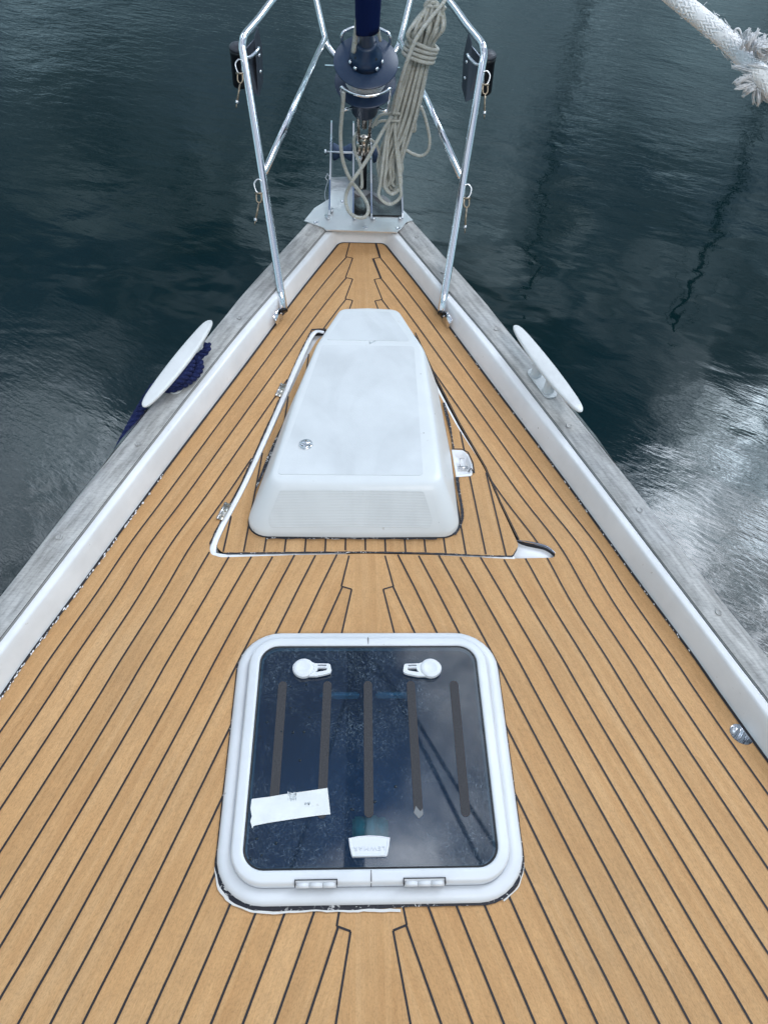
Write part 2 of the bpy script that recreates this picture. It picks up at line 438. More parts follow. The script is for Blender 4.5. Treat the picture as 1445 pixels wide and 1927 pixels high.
TAPE = gel('worn_white_tape', (0.78, 0.80, 0.79), 0.7, 0.0, 0.25)
def gripmat():
    m, b = mat('grey_grip_tape', (0.055, 0.055, 0.060), 0.85)
    tc = N('ShaderNodeTexCoord'); a = NOISE(tc.outputs['Object'], 420, 3, 0.7)
    L(MIX(1.0, (0.050, 0.049, 0.054), RAMP(a, [(0.3, 0.5), (0.7, 1.4)]), 'MULTIPLY'), b.inputs['Base Color'])
    bumpto(b, a, 1.0, 0.001); return m
GRIP = gripmat()
def acrylic():
    m, b = mat('tinted_acrylic', (0.008, 0.016, 0.026), 0.04, ior=1.49)
    tc = N('ShaderNodeTexCoord'); o = tc.outputs['Object']
    # scratches: thin streaks in three directions and milky scuffs
    sc = []
    for ang, off in ((0.3, 1), (1.2, 4), (2.3, 7), (2.9, 11)):
        mp = N('ShaderNodeMapping'); L(o, mp.inputs[0]); mp.inputs[2].default_value = (0, 0, ang)
        s_ = NOISE(scaled(mp.outputs[0], 520, 60), 1.0, 2, 0.5, 0, off)
        sc.append(RAMP(s_, [(0.63, 0.0), (0.74, 1.0)]))
    x = MATH('MAXIMUM', MATH('MAXIMUM', sc[0], sc[1]), MATH('MAXIMUM', sc[2], sc[3]))
    patch = RAMP(NOISE(o, 7.0, 4, 0.65), [(0.42, 0.05), (0.66, 1.0)])
    x = MATH('MULTIPLY', x, patch)
    haze = MATH('MULTIPLY', RAMP(NOISE(o, 260.0, 3, 0.7), [(0.45, 0.0), (0.75, 0.10)]), patch)
    fac = MATH('ADD', MATH('ADD', MATH('MULTIPLY', x, 0.30), haze), 0.022, clamp=True)
    tr = N('ShaderNodeBsdfTransparent'); tr.inputs[0].default_value = (0.36, 0.62, 0.76, 1)
    gl = N('ShaderNodeBsdfGlossy'); gl.inputs['Roughness'].default_value = 0.03; gl.inputs[0].default_value = (1, 1, 1, 1)
    fr = N('ShaderNodeFresnel'); fr.inputs[0].default_value = 1.8
    m1 = N('ShaderNodeMixShader'); L(fr.outputs[0], m1.inputs[0]); L(tr.outputs[0], m1.inputs[1]); L(gl.outputs[0], m1.inputs[2])
    df = N('ShaderNodeBsdfDiffuse'); df.inputs[0].default_value = (0.46, 0.60, 0.72, 1)
    m2 = N('ShaderNodeMixShader'); L(fac, m2.inputs[0]); L(m1.outputs[0], m2.inputs[1]); L(df.outputs[0], m2.inputs[2])
    out = [n for n in nt.nodes if n.type == 'OUTPUT_MATERIAL'][0]
    L(m2.outputs[0], out.inputs[0])
    return m
ACRYL = acrylic()
CABIN, _ = mat('dim_cabin_lining', (0.035, 0.24, 0.46), 0.7)
INNER, _ = mat('teal_inner_latch', (0.30, 0.80, 0.74), 0.5)
INNERB, _ = mat('pale_blue_inner_handle', (0.30, 0.62, 0.80), 0.5)

# ------------------------------------------------------------------ water
def watermat():
    m, b = mat('harbour_water', (0.0014, 0.0118, 0.0138), 0.008, ior=1.37)
    tc = N('ShaderNodeTexCoord'); o = tc.outputs['Object']
    def patchy(sc, lo, hi, off): return RAMP(NOISE(o, sc, 2, 0.5, 0, off), [(lo, 0.0), (hi, 1.0)])
    mp = N('ShaderNodeMapping'); L(o, mp.inputs[0]); mp.inputs[2].default_value = (0, 0, radians(24))
    r_ = mp.outputs[0]
    swell = NOISE(scaled(r_, 0.8, 1.2), 0.75, 2, 0.45, 0.3)
    wave = NOISE(scaled(r_, 1.0, 1.45), 2.1, 2, 0.4, 0.3, 5)
    rip = NOISE(scaled(r_, 1.0, 2.3), 6.0, 4, 0.62, 0.5, 8)
    mp2 = N('ShaderNodeMapping'); L(o, mp2.inputs[0]); mp2.inputs[2].default_value = (0, 0, radians(38))
    fine = NOISE(scaled(mp2.outputs[0], 1.0, 3.4), 14.0, 3, 0.55, 0.2, 2)
    # cat's-paws: fine ripples grow with distance and near the port side
    sp = N('ShaderNodeSeparateXYZ'); L(o, sp.inputs[0])
    far = N('ShaderNodeMapRange'); L(sp.outputs[1], far.inputs[0]); far.inputs[1].default_value = 4.2; far.inputs[2].default_value = 8.5
    px = N('ShaderNodeVectorMath', operation='DISTANCE'); L(o, px.inputs[0]); px.inputs[1].default_value = (-2.1, 2.8, 0)
    near = N('ShaderNodeMapRange'); L(px.outputs['Value'], near.inputs[0]); near.inputs[1].default_value = 1.5; near.inputs[2].default_value = 0.5
    px2 = N('ShaderNodeVectorMath', operation='DISTANCE'); L(o, px2.inputs[0]); px2.inputs[1].default_value = (1.9, 2.3, 0)
    near2 = N('ShaderNodeMapRange'); L(px2.outputs['Value'], near2.inputs[0]); near2.inputs[1].default_value = 1.5; near2.inputs[2].default_value = 0.6
    fm = MATH('ADD', MATH('MULTIPLY', far.outputs[0], patchy(0.5, 0.35, 0.6, 3)), MATH('ADD', MATH('MULTIPLY', near.outputs[0], 0.7), MATH('MULTIPLY', near2.outputs[0], 0.40)))
    h = MATH('ADD', MATH('MULTIPLY', swell, 0.014), MATH('MULTIPLY', wave, 0.0070))
    h = MATH('ADD', h, MATH('MULTIPLY', NOISE(scaled(r_, 1.0, 1.7), 4.6, 1, 0.4, 0.3, 13), 0.0010))
    h = MATH('ADD', h, MATH('MULTIPLY', rip, MATH('ADD', MATH('MULTIPLY', far.outputs[0], 0.0044), 0.00022)))
    h = MATH('ADD', h, MATH('MULTIPLY', fine, MATH('ADD', MATH('MULTIPLY', fm, 0.0019), 0.00006)))
    bn = bumpto(b, h, 1.0, 1.0)
    return m
WATER = watermat()
bm = bmesh.new(); bmesh.ops.create_grid(bm, x_segments=8, y_segments=8, size=600)
wo_ = obj('water', bm, WATER); wo_.location = (0, 0, -1.15); tag(wo_, 'dark green rippled harbour water reflecting grey clouds', 'water', kind='structure')

# ------------------------------------------------------------------ the yacht: outlines (half widths along Y, metres)
HW = smoothtab([(-1.2, 1.50), (-0.6, 1.31), (-0.2, 1.185), (0.19, 1.050), (0.335, 0.992), (0.648, 0.874), (0.81, 0.816), (0.915, 0.781), (1.105, 0.709), (1.176, 0.683), (1.48, 0.572), (1.955, 0.389), (2.37, 0.232), (2.72, 0.088)])
WC = smoothtab([(-1.2, 1.55), (-0.6, 1.35), (-0.2, 1.222), (0.19, 1.083), (0.5, 0.968), (0.757, 0.876), (0.9, 0.823), (1.42, 0.634), (2.0, 0.419), (2.4, 0.258), (2.715, 0.133)])
OW = smoothtab([(-1.2, 1.635), (-0.6, 1.445), (-0.2, 1.315), (0.19, 1.168), (0.6, 1.006), (0.866, 0.913), (1.02, 0.855), (1.41, 0.720), (2.09, 0.470), (2.29, 0.398), (2.78, 0.197)])
hw = lambda y: interp(HW, y); wc = lambda y: interp(WC, y); ow = lambda y: interp(OW, y)
hb = lambda y: interp([(-1, 0.075), (2.0, 0.070), (2.7, 0.056), (2.8, 0.056)], y)
yacht = thing('sailing_yacht', 'white yacht foredeck with caulked teak planks and weathered grey cap rails narrowing to the bow', 'sailing yacht')
AFT = -1.1
LIDHOLE = [(-.128, 2.166), (-.175, 2.162), (-.216, 2.013), (-.280, 1.735), (-.346, 1.46), (-.393, 1.302), (-.407, 1.224), (-.381, 1.200), (-.176, 1.209), (.003, 1.2135), (.156, 1.211), (.379, 1.199), (.509, 1.203), (.484, 1.238), (.408, 1.258), (.374, 1.394), (.347, 1.527), (.289, 1.708), (.233, 1.913), (.176, 2.156)]
LIDR = [.02, .03, .3, .5, .5, .2, .03, .04, 0, 0, 0, .3, .02, .06, .03, .5, .5, .4, .4, .03]
lidhole = roundpoly(LIDHOLE, LIDR, 5)
HX, HY0, HY1 = 0.004, 0.376, 0.968
def rr(off, z, n=8, ne=4, R=0.095):
    x0, x1, y0, y1 = HX-.300+off, HX+.300-off, HY0+off, HY1-off
    return [(p.x, p.y, z) for p in roundpoly([(x0, y0), (x1, y0), (x1, y1), (x0, y1)], max(R-off, .01), n, ne)]
hatchhole = [p[:2] for p in rr(0.045, 0)]
DR = [(0.834+0.026*cos(a)*0.9-0.008*sin(a), 0.711+0.024*sin(a)+.004*cos(a)) for a in [2*pi*k/24 for k in range(24)]]
ys = [AFT+0.04*i for i in range(int((2.70-AFT)/0.04)+1)]
front = roundpoly([(hw(2.5), 2.5), (0.088, 2.722), (-0.088, 2.722), (-hw(2.5), 2.5)], [0, .03, .03, 0], 6)
ysd = [y for y in ys if y < 2.62]
edgeR = [Vector((hw(y), y)) for y in ysd]
corner = [p for p in front if p.y > 2.64]
deckout = edgeR + corner + [Vector((-p.x, p.y)) for p in edgeR[::-1]]
# planks
NIB = [2.617, 2.478, 2.344, 2.21, 2.076, 1.94, 1.803, 1.665, 1.527, 1.388, 1.247, 1.105, .955, .802, .648, .492, .335, .178, .020, -.140, -.30, -.46, -.62, -.78, -.94, -1.1]
NT = sorted([(y, i+1.0) for i, y in enumerate(NIB)])
def seamx(side, n, y):
    kx = .060 if side < 0 else .070
    yy = min(y, 2.617); s_ = (hw(yy)-kx)/interp(NT, yy)
    x = hw(y)-n*s_
    a = .009 if side < 0 else .016
    x += a*math.exp(-((y-1.235)/.13)**2)*max(0, 1-max(0, n-4)/3)*min(1, n/1.5)
    return side*x
def deckuv(x, y, cx):
    side = -1 if cx < 0 else 1
    kx = .060 if side < 0 else .070
    yy = min(y, 2.617); s_ = (hw(yy)-kx)/interp(NT, yy)
    a = .009 if side < 0 else .016
    n = (hw(y)-abs(x))/s_
    n += a/s_*math.exp(-((y-1.235)/.13)**2)*max(0, 1-max(0, n-4)/3)*min(1, max(n, 0)/1.5)
    return (n*.0535 + (0 if side < 0 else 30*.0535), y)
deck = obj('teak_deck', slab(deckout, [lidhole, hatchhole, DR], 0, .022, .035, uvf=deckuv, side=1), [TEAK, CAULK], yacht, smooth=False)
# king plank
def kx_in(y_): return .0435
kp = []
ylist = [2.721]
R_ = [(0.0515+.004, 2.721)]
prev_y = None
for i, yn in enumerate(NIB[:-1]):
    R_ += [(.0655+.004, yn+.005), (.0425+.004-.003, yn-.004)]
R_.append((.065, AFT))
Lf = [(-(x-.004)+.004, y) for x, y in R_]
bmk = slab(R_ + Lf[::-1], [[p for p in lidhole], hatchhole], .0005, 0, .05, uvf=lambda x, y, c: (x+60.5*.0535, y))
objs('king_plank', bmk, TEAK, deck, smooth=False)
def skipdeck(x, y): return inpoly(x, y, lidhole) or inpoly(x, y, hatchhole)
bmc = bmesh.new()
for side in (-1, 1):
    for n in range(1, 25):
        y0 = NIB[n-1]+.005 if n <= len(NIB) else AFT
        P = []; y = y0
        while y > AFT:
            P.append((seamx(side, n, y), y)); y -= .006
        if len(P) > 3: ribbon(bmc, P, .0044, .0014, skipdeck)
    Kp = R_ if side > 0 else Lf
    for a, b in zip(Kp, Kp[1:]):
        m_ = max(2, int((Vector(a)-Vector(b)).length/.006)); ribbon(bmc, [(lerp(a[0], b[0], t/m_), lerp(a[1], b[1], t/m_)) for t in range(m_+1)], .0042, .0010, skipdeck)
    if side > 0:     # the starboard seam at the bow has opened up
        for a, b in ((R_[0], R_[1]), (R_[2], R_[3])):
            ribbon(bmc, [(a[0]-.004, a[1]), (b[0]-.003, b[1])], .005, .0018)
# seam along the foot of the bulwark
ribbon(bmc, [(p.x*1.0+(-.002 if p.x > 0 else .002), p.y) for p in deckout], .0075, .0020)
obj('caulk_seams', bmc, CAULK, deck, smooth=False)
# crumbled sealant flecks on the port seam, round the hatch and the lid
bms = bmesh.new()
for i in range(120):
    y = random.uniform(.72, 1.5)
    if random.random() > 1.2-abs(y-1.0)*1.8: continue
    x = -hw(y)+random.uniform(.003, .0085); l_ = random.uniform(.003, .012); w_ = random.uniform(.001, .0025)
    d = Vector((hw(y-.05)-hw(y), .05)).normalized(); nn = Vector((-d.y, d.x))
    c = Vector((x, y)); d = Vector((-(hw(y+.05)-hw(y)), .05)).normalized(); nn = Vector((d.y, -d.x))
    q_ = [c-d*l_/2, c+d*l_*.2-nn*w_, c+d*l_/2, c+nn*w_]
    bms.faces.new([bms.verts.new((*p, .0026)) for p in q_])
for i in range(45):
    y = random.uniform(.85, 2.2); x = hw(y)-random.uniform(.003, .006); w_ = random.uniform(.0006, .0016)
    bms.faces.new([bms.verts.new((x+a*w_, y+b*w_*2.5, .0026)) for a, b in ((-1, 0), (0, -1), (1, 0), (0, 1))])
obj('sealant_crumbs', bms, FRAY, deck, smooth=False)['kind'] = 'stuff'
# drain
bmd = bmesh.new()
loft(bmd, [[(lerp(.834, x, f), lerp(.711, y, f), z) for x, y in DR] for f, z in ((1.0, .001), (.96, -.004), (.8, -.010), (.45, -.013), (.05, -.014))], cap1=True)
dm = steel('ribbed_drain_steel', (.78, .80, .84), .16, .0); nt = dm.node_tree
w = N('ShaderNodeTexWave', wave_type='BANDS', bands_direction='DIAGONAL'); tcx = N('ShaderNodeTexCoord'); L(scaled(tcx.outputs['Object'], 1, -1), w.inputs[0]); w.inputs['Scale'].default_value = 30
bumpto(nt.nodes['Principled BSDF'], w.outputs['Fac'], .9, .004)
dr = obj('deck_drain', bmd, dm, yacht)

# bulwark: inner white face, rounded top
def bulwark_sections():
    pts = [(ow_y, 1) for ow_y in ()]
    secs = []
    prof = [(0.0, -.02), (0.02, 0.0), (.15, .30), (.29, .62), (.42, .90), (.48, .965), (.57, .995), (1.0, 1.0)]
    path = []
    for y in ysd: path.append((Vector((hw(y), y)), Vector((wc(y), y-.004)), hb(y)))
    nC = len(corner)
    ci = [Vector((.133, 2.712)), Vector((-.133, 2.712))]
    half = nC//2
    a0 = Vector((wc(ysd[-1]), ysd[-1])); 
    for i, p in enumerate(corner):
        if i < half:
            t = (i+1)/half; q = a0.lerp(ci[0], min(1, t*1.3)) if t < .77 else ci[0].lerp(Vector((.09, 2.728)), (t-.77)/.23)
        else:
            j = nC-1-i; t = (j+1)/half; q0 = a0.lerp(ci[0], min(1, t*1.3)) if t < .77 else ci[0].lerp(Vector((.09, 2.728)), (t-.77)/.23)
            q = Vector((-q0.x, q0.y))
        path.append((p, q, .056))
    for y in ysd[::-1]: path.append((Vector((-hw(y), y)), Vector((-wc(y), y-.004)), hb(y)))
    for a, b, h in path:
        secs.append([(lerp(a.x, b.x, f), lerp(a.y, b.y, f), h*g if g > 0 else g) for f, g in prof])
    return secs
bmb = bmesh.new(); loft(bmb, bulwark_sections(), closed=False)
obj('bulwark', bmb, GEL, yacht)
# cap rails
for side in (-1, 1):
    bmr = bmesh.new(); uvl = bmr.loops.layers.uv.verify(); secs = []; yy = [y for y in ys if y <= 2.66] + [2.69, 2.715]
    for y in yy:
        yo = y+.065*max(0, (y-2.3)/.4) if y > 2.3 else y
        a, b, h = wc(y)+.001, ow(yo), hb(y)
        secs.append([(a, y, h-.004), (a, y, h+.003), (a+.0025, y, h+.0055), (lerp(a, b, .5), lerp(y, yo, .5), h+.0088), (b-.005, yo, h+.0082), (b-.001, yo, h+.005), (b, yo, h-.004), (b, yo, h-.022), (b-.02, yo, h-.03)])
    R = [[bmr.verts.new((side*p[0], p[1], p[2])) for p in s_] for s_ in secs]
    for i in range(len(R)-1):
        for k in range(8):
            f = bmr.faces.new((R[i][k], R[i][k+1], R[i+1][k+1], R[i+1][k]))
            for lp, (ii, kk) in zip(f.loops, ((i, k), (i, k+1), (i+1, k+1), (i+1, k))):
                lp[uvl].uv = ((kk/8)*.05+(.0535*(80 if side > 0 else 90))+.001, yy[ii]*1.06)
    bmr.faces.new(R[-1]); bmr.faces.new(R[0][::-1])
    cap = obj('cap_rail', bmr, CAPW, yacht, auto=45)
    tag(cap, 'weathered grey wooden cap rail on the %s side of the deck' % ('right' if side > 0 else 'left'))
    for yp in ((.98, 1.30, 1.62, 2.08, 2.42, 2.66, .62) if side > 0 else (.93, 1.20, 1.53, 2.12, 2.40, 2.66, .65)):
        bmp = bmesh.new(); xx = side*lerp(wc(yp), ow(yp), .55 if yp % .1 > .04 else .38)
        lathe(bmp, [(.0085, 0), (.0085, .0014), (.0068, .0020), (.0062, .0010)], (xx, yp, hb(yp)+.0095), (0, 0, 1), 20)
        uvl = bmp.loops.layers.uv.verify()
        for f in bmp.faces:
            for lp in f.loops: lp[uvl].uv = (lp.vert.co.x*1.0+5.0, lp.vert.co.y*.4)
        obj('wood_plug', bmp, CAPW, cap)
    bml = bmesh.new()
    ribbon(bml, [(side*(wc(y)+.0005), y) for y in yy], .0016, 0, zf=lambda x, y: hb(y)+.0065)
    obj('rail_shadow_seam', bml, CAULK, cap, smooth=False)  # dark seam strip also paints the shadow line of the rail's inner step
# hull
bmh = bmesh.new(); secs = []
for y in [AFT+.2*i for i in range(20)]:
    if y > 2.8: break
    o = ow(y)-.012
    secs.append([(s_*x, y-dy, z) for s_, x, dy, z in ((1, o, 0, .055), (1, o*.97, .0, -.15), (1, o*.86-.02, .05, -.6), (1, max(o*.66-.12, .02), .15, -1.3), (-1, max(o*.66-.12, .02), .15, -1.3), (-1, o*.86-.02, .05, -.6), (-1, o*.97, 0, -.15), (-1, o, 0, .055))])
tip = [(.10, 2.98, .055), (.09, 2.93, -.15), (.05, 2.72, -.6), (.01, 2.35, -1.3), (-.01, 2.35, -1.3), (-.05, 2.72, -.6), (-.09, 2.93, -.15), (-.10, 2.98, .055)]
secs.append(tip); secs.append([(x*.05, y+.06*(1 if z > -1 else 0), z) for x, y, z in tip])
loft(bmh, secs, closed=False)
obj('hull', bmh, GEL, yacht)
# white moulding under the locker lid: channel floor and the recess at its starboard corner
def traz(x, y):
    return -.014-(.010 if x < .40 else 0)
bmt = slab([(p.x*1.02, 1.6+(p.y-1.6)*1.01) for p in lidhole], [], 0, 0, .03, zf=traz)
obj('locker_tray', bmt, GEL, yacht)
# rolled white lip of the channel, port side and aft edge, with remains of black sealant outside it
lip = [Vector((x, y, -.003)) for x, y in ((-.132, 2.156), (-.166, 2.152), (-.206, 2.013), (-.269, 1.735), (-.335, 1.46), (-.382, 1.302), (-.396, 1.228), (-.378, 1.2075), (-.30, 1.2075), (-.18, 1.2115), (-.05, 1.2150))]
wid = [.007, .0085, .0095, .0085, .0078, .0085, .0095, .0075, .006, .004, .0015]
lp_ = catmull(lip, 10); bml = bmesh.new()
tube(bml, lp_, lambda i, t: wid[min(10, int(t*10))]*(1-(t*10) % 1)+wid[min(10, int(t*10)+1)]*((t*10) % 1), 10)
for v in bml.verts: v.co.z = -.003+(v.co.z+.003)*.45
obj('channel_lip', bml, GEL, yacht)
lip2 = [Vector((x, y, -.003)) for x, y in ((.165, 2.148), (.222, 1.913), (.279, 1.712), (.318, 1.60), (.350, 1.50))]
bml = bmesh.new(); tube(bml, catmull(lip2, 8), lambda i, t: lerp(.0085, .002, t), 10)
for v in bml.verts: v.co.z = -.003+(v.co.z+.003)*.45
obj('channel_lip', bml, GEL, yacht)
lip3 = [Vector((x, y, -.004)) for x, y in ((.05, 1.213), (.2, 1.209), (.33, 1.203), (.39, 1.2015))]
bml = bmesh.new(); tube(bml, catmull(lip3, 8), lambda i, t: lerp(.002, .006, t), 10)
obj('channel_lip', bml, GEL, yacht)
# recess wall: glossy rolled edge
rec = [Vector((x, y, -.002)) for x, y in ((.402, 1.262), (.430, 1.256), (.462, 1.247), (.484, 1.237), (.500, 1.218), (.506, 1.205))]
bml = bmesh.new(); tube(bml, catmull(rec, 8), lambda i, t: .0012+.0028*sin(pi*min(1, t*1.1)), 8)
obj('recess_edge', bml, steel('dark_glossy_edge', (.25, .26, .30), .12, 0), yacht)
# black and white sealant along the channel outside edge
bml = bmesh.new()
path = catmull([(x, y, 0) for x, y in ((-.176, 2.165), (-.217, 2.014), (-.281, 1.735), (-.347, 1.46), (-.393, 1.305), (-.408, 1.24))], 30)
ribbon(bml, [(p.x+.003, p.y) for p in path], lambda i: .002+.004*abs(sin(i*.21)*cos(i*.043))+.001*sin(i*1.9), .0016)
path = catmull([(x, y, 0) for x, y in ((-.36, 1.212), (-.25, 1.2135), (-.12, 1.216), (.05, 1.2165), (.2, 1.2125), (.3, 1.2065), (.385, 1.2045))], 30)
ribbon(bml, [(p.x, p.y) for p in path], lambda i: .0035+.002*abs(sin(i*.33)), .0022)
path = catmull([(x, y, 0) for x, y in ((-.125, 2.168), (-.15, 2.168), (-.175, 2.164))], 10)
ribbon(bml, [(p.x, p.y) for p in path], .007, .0021)
obj('channel_sealant', bml, SEAL, yacht, smooth=False)
bml = bmesh.new()
path = [(.178, 2.157), (.235, 1.913), (.291, 1.708), (.349, 1.527), (.376, 1.394), (.409, 1.262)]
ribbon(bml, path, .004, .0022); obj('lid_gap', bml, CAULK, yacht, smooth=False)

# ------------------------------------------------------------------ anchor locker lid (teak faced)
lid = thing('locker_lid', 'teak-planked anchor locker lid set flush in the foredeck around the white cover', 'locker lid', (0, 1.6, 0))
LATCH = [(.262, 1.49), (.305, 1.495), (.312, 1.53), (.303, 1.575), (.29, 1.592), (.258, 1.594)]
LIDP = [(-.388, 1.236), (-.370, 1.2155), (.003, 1.2185), (.383, 1.2055), (.4065, 1.243), (.3725, 1.392), (.3452, 1.527), (.281, 1.70), (.221, 1.90), (.150, 2.13), (-.135, 2.135), (-.155, 2.11), (-.190, 2.0), (-.257, 1.735), (-.325, 1.46), (-.372, 1.30)]
lidout = roundpoly(LIDP, [.02, .015, 0, .02, .02, .5, .5, .4, .3, .02, .02, .05, .3, .5, .5, .3], 5)
latchh = roundpoly(LATCH, [0, .008, .01, .01, .01, 0], 4)
def liduv(x, y, c): return ((x/(1-.18*(y-1.2)))/.0527*.0535+120.0*.0535, y+5)
lp = obj('lid_planking', slab(lidout, [latchh], .0, .018, .035, uvf=liduv, side=1), [TEAK, CAULK], lid, smooth=False)
bml = bmesh.new()
for j in range(-7, 8):
    P = []
    y = 1.20
    while y < 2.14: P.append((j*.0527*(1-.18*(y-1.2)), y)); y += .006
    ribbon(bml, P, .0044, .0012, lambda x, y: not inpoly(x, y, lidout) or inpoly(x, y, latchh))
obj('caulk_seams', bml, CAULK, lp, smooth=False)
for (cx, cy) in ((-.256, 1.850), (-.378, 1.352)):
    d = Vector((-.066, -.275, 0)).normalized() if cy > 1.5 else Vector((-.047, -.16, 0)).normalized(); q = d.to_track_quat('Y', 'Z')
    bmh = bmesh.new(); box(bmh, (cx, cy, .0035), (.015, .060, .003), q, .001)
    hinge = obj('hinge', bmh, steel('hinge_steel', (.62, .60, .55), .3, .4), lid)
    bmh = bmesh.new(); nn = q @ Vector((1, 0, 0))
    for sgn in (1,):
        tube(bmh, [Vector((cx, cy, .004))+nn*.009+d*.030, Vector((cx, cy, .004))+nn*.009-d*.030], .0032, 10)
        for k in range(4):
            box(bmh, Vector((cx, cy, .004))+nn*.009+d*(-.024+.016*k), (.0075, .0015, .0075), q)
    obj('knuckle', bmh, STEELD, hinge)
    bmh = bmesh.new()
    for k in (-.020, 0, .020):
        lathe(bmh, [(.0032, 0), (.0032, .001), (.002, .0014)], Vector((cx, cy, .005))-nn*.002+d*k, (0, 0, 1), 12)
    objs('screw', bmh, BRONZE, hinge)
# latch tray
bmh = bmesh.new()
def insetpoly(P, f, z, c=None):
    c = c or (sum(p[0] for p in P)/len(P), sum(p[1] for p in P)/len(P)); return [(lerp(c[0], p[0], f), lerp(c[1], p[1], f), z) for p in P]
loft(bmh, [insetpoly(latchh, f, z) for f, z in ((1.06, .0015), (1.0, .004), (.9, .003), (.76, -.006), (.7, -.011), (.3, -.012))], cap1=True)
lt = obj('latch_tray', bmh, GEL, lid)
bmh = bmesh.new(); tube(bmh, [Vector(p) for p in ((.276, 1.536, -.006), (.278, 1.560, .002), (.292, 1.562, .002), (.296, 1.536, -.006))], .0016, 8)
box(bmh, (.285, 1.53, -.004), (.028, .008, .006), None, .001)
obj('latch', bmh, STEELD, lt)
bmh = bmesh.new()
ribbon(bmh, [(.258, 1.597), (.285, 1.597), (.303, 1.585), (.313, 1.545), (.3135, 1.50)], .004, .0045); ribbon(bmh, [(.297, 1.505), (.306, 1.520), (.312, 1.500)], .004, .0048)
obj('latch_seal', bmh, CAULK, lt)

# ------------------------------------------------------------------ white moulded cover
cover_ = thing('windlass_cover', 'white moulded fibreglass cover with nonskid panels on the teak locker lid', 'deck cover', (0, 1.7, 0))
PA = [(-.322, 1.268), (-.03, 1.2645), (.252, 1.268), (.250, 1.56), (.232, 1.86), (.145, 2.215), (.02, 2.225), (-.095, 2.215), (-.160, 1.99), (-.238, 1.70)]
PB = [(-.247, 1.352), (-.03, 1.347), (.196, 1.352), (.190, 1.56), (.176, 1.915), (.108, 2.168), (.015, 2.176), (-.072, 2.165), (-.143, 1.915), (-.19, 1.70)]
RA_ = [.055, 0, .05, 0, .2, .05, 0, .05, 0, 0]; RB_ = [.035, 0, .035, 0, .1, .03, 0, .03, .05, 0]
A_ = roundpoly(PA, RA_, 8, 5); B_ = roundpoly(PB, RB_, 8, 5)
def ztop(y): return .130 if y < 1.90 else (.130-.5*(.045/.2)*(y-1.90)**2/.04 if y < 1.94 else .1255-(y-1.94)*.225)
def zt2(y):
    t = (y-1.925)/.02
    if t < -1: return .130
    if t > 1: return .130-.185*(y-1.925)
    return .130-.185*.02*(t+1)**2/4
prof = [(0, .004, 0), (.0, .10, 0), (.04, .17, 0), (.25, .38, 0), (.55, .67, 0), (.78, .88, 0), (.90, .955, 0), (1.0, .99, 0)]
rings = []
for f, g, _x in prof:
    rings.append([(lerp(a.x, b.x, f), lerp(a.y, b.y, f), g*zt2(b.y)) for a, b in zip(A_, B_)])
def cen(b): return Vector((lerp(-.03, .02, (b.y-1.35)/.8), min(max(b.y, 1.62), 1.92)))
for f in (.06, .14, .3, .5, .7, .9, .995):
    rr_ = []
    for b in B_:
        p = b.lerp(cen(b), f); rr_.append((p.x, p.y, zt2(p.y)*(1.0)))
    rings.append(rr_)
bmx = bmesh.new(); loft(bmx, rings); bmesh.ops.remove_doubles(bmx, verts=bmx.verts, dist=.0008)
shell = obj('shell', bmx, GELBOX, cover_)
from mathutils.bvhtree import BVHTree
bvh = BVHTree.FromPolygons([v.co.copy() for v in shell.data.vertices], [tuple(p.vertices) for p in shell.data.polygons])
SOFF = Vector((0, 0, 0))
def shell_z(x, y):
    for dx, dy in ((0, 0), (.0007, .0004), (-.0006, .0005), (.0003, -.0009), (.0017, .0021), (-.0019, -.0013), (.0031, -.0023), (-.003, .0037)):
        h = bvh.ray_cast(Vector((x+dx, y+dy, 1)), Vector((0, 0, -1)))
        if h[0] and h[0].z > .02: return h[0].z
    return zt2(y)*.99
def panel(name, P, R, zf, m, lift=.0012):
    zf = shell_z
    o = roundpoly(P, R, 5, 6)
    b = slab(o, [], 0, .0015, .012, zf=lambda x, y: zf(x, y)+lift)
    return obj(name, b, m, cover_, smooth=False)
panel('nonskid_panel', [(-.232, 1.372), (.150, 1.372), (.153, 1.915), (-.128, 1.915)], .012, lambda x, y: zt2(y), NONSKID)
panel('nonskid_panel', [(-.117, 1.945), (.142, 1.945), (.086, 2.150), (-.058, 2.150)], [.008, .008, .014, .014], lambda x, y: zt2(y), NONSKID)
def zaft(x, y): return lerp(.17, .80, (y-1.272)/(1.330-1.272))*.130 if y < 1.33 else .104+(y-1.33)*.4
def aft_z(x, y):
    # aft face height at y along the centre section
    tab = [(lerp(1.266, 1.349, f), g*.13) for f, g, _x in prof if f > 0.01 or g > .05]
    return interp(sorted(tab), y)
panel('ribbed_panel', [(-.262, 1.2755), (.183, 1.2755), (.150, 1.331), (-.222, 1.331)], .010, aft_z, RIBBED, .0016)
# recessed black joint round the base
bmx = bmesh.new()
loft(bmx, [[(lerp(p.x, -.03, -.012), lerp(p.y, 1.7, -.006), .0015) for p in A_], [(p.x, p.y, .0035) for p in A_], [(lerp(p.x, -.03, .02), lerp(p.y, 1.7, .02), .004) for p in A_]])
obj('base_seal', bmx, CAULK, cover_)
bmx = bmesh.new()
pathr = catmull([(x, y, 0) for x, y in ((.248, 1.80), (.258, 1.70), (.262, 1.6), (.2625, 1.46), (.266, 1.36), (.258, 1.31), (.236, 1.276))], 26)
ribbon(bmx, [(p.x, p.y) for p in pathr], lambda i: .0075+.0035*sin(i*.11)*sin(i*.031)+.001*sin(i*1.3), .0046, lambda x, y: inpoly(x, y, latchh))
pathr = catmull([(x, y, 0) for x, y in ((-.235, 1.72), (-.262, 1.61), (-.282, 1.52), (-.303, 1.43))], 26)
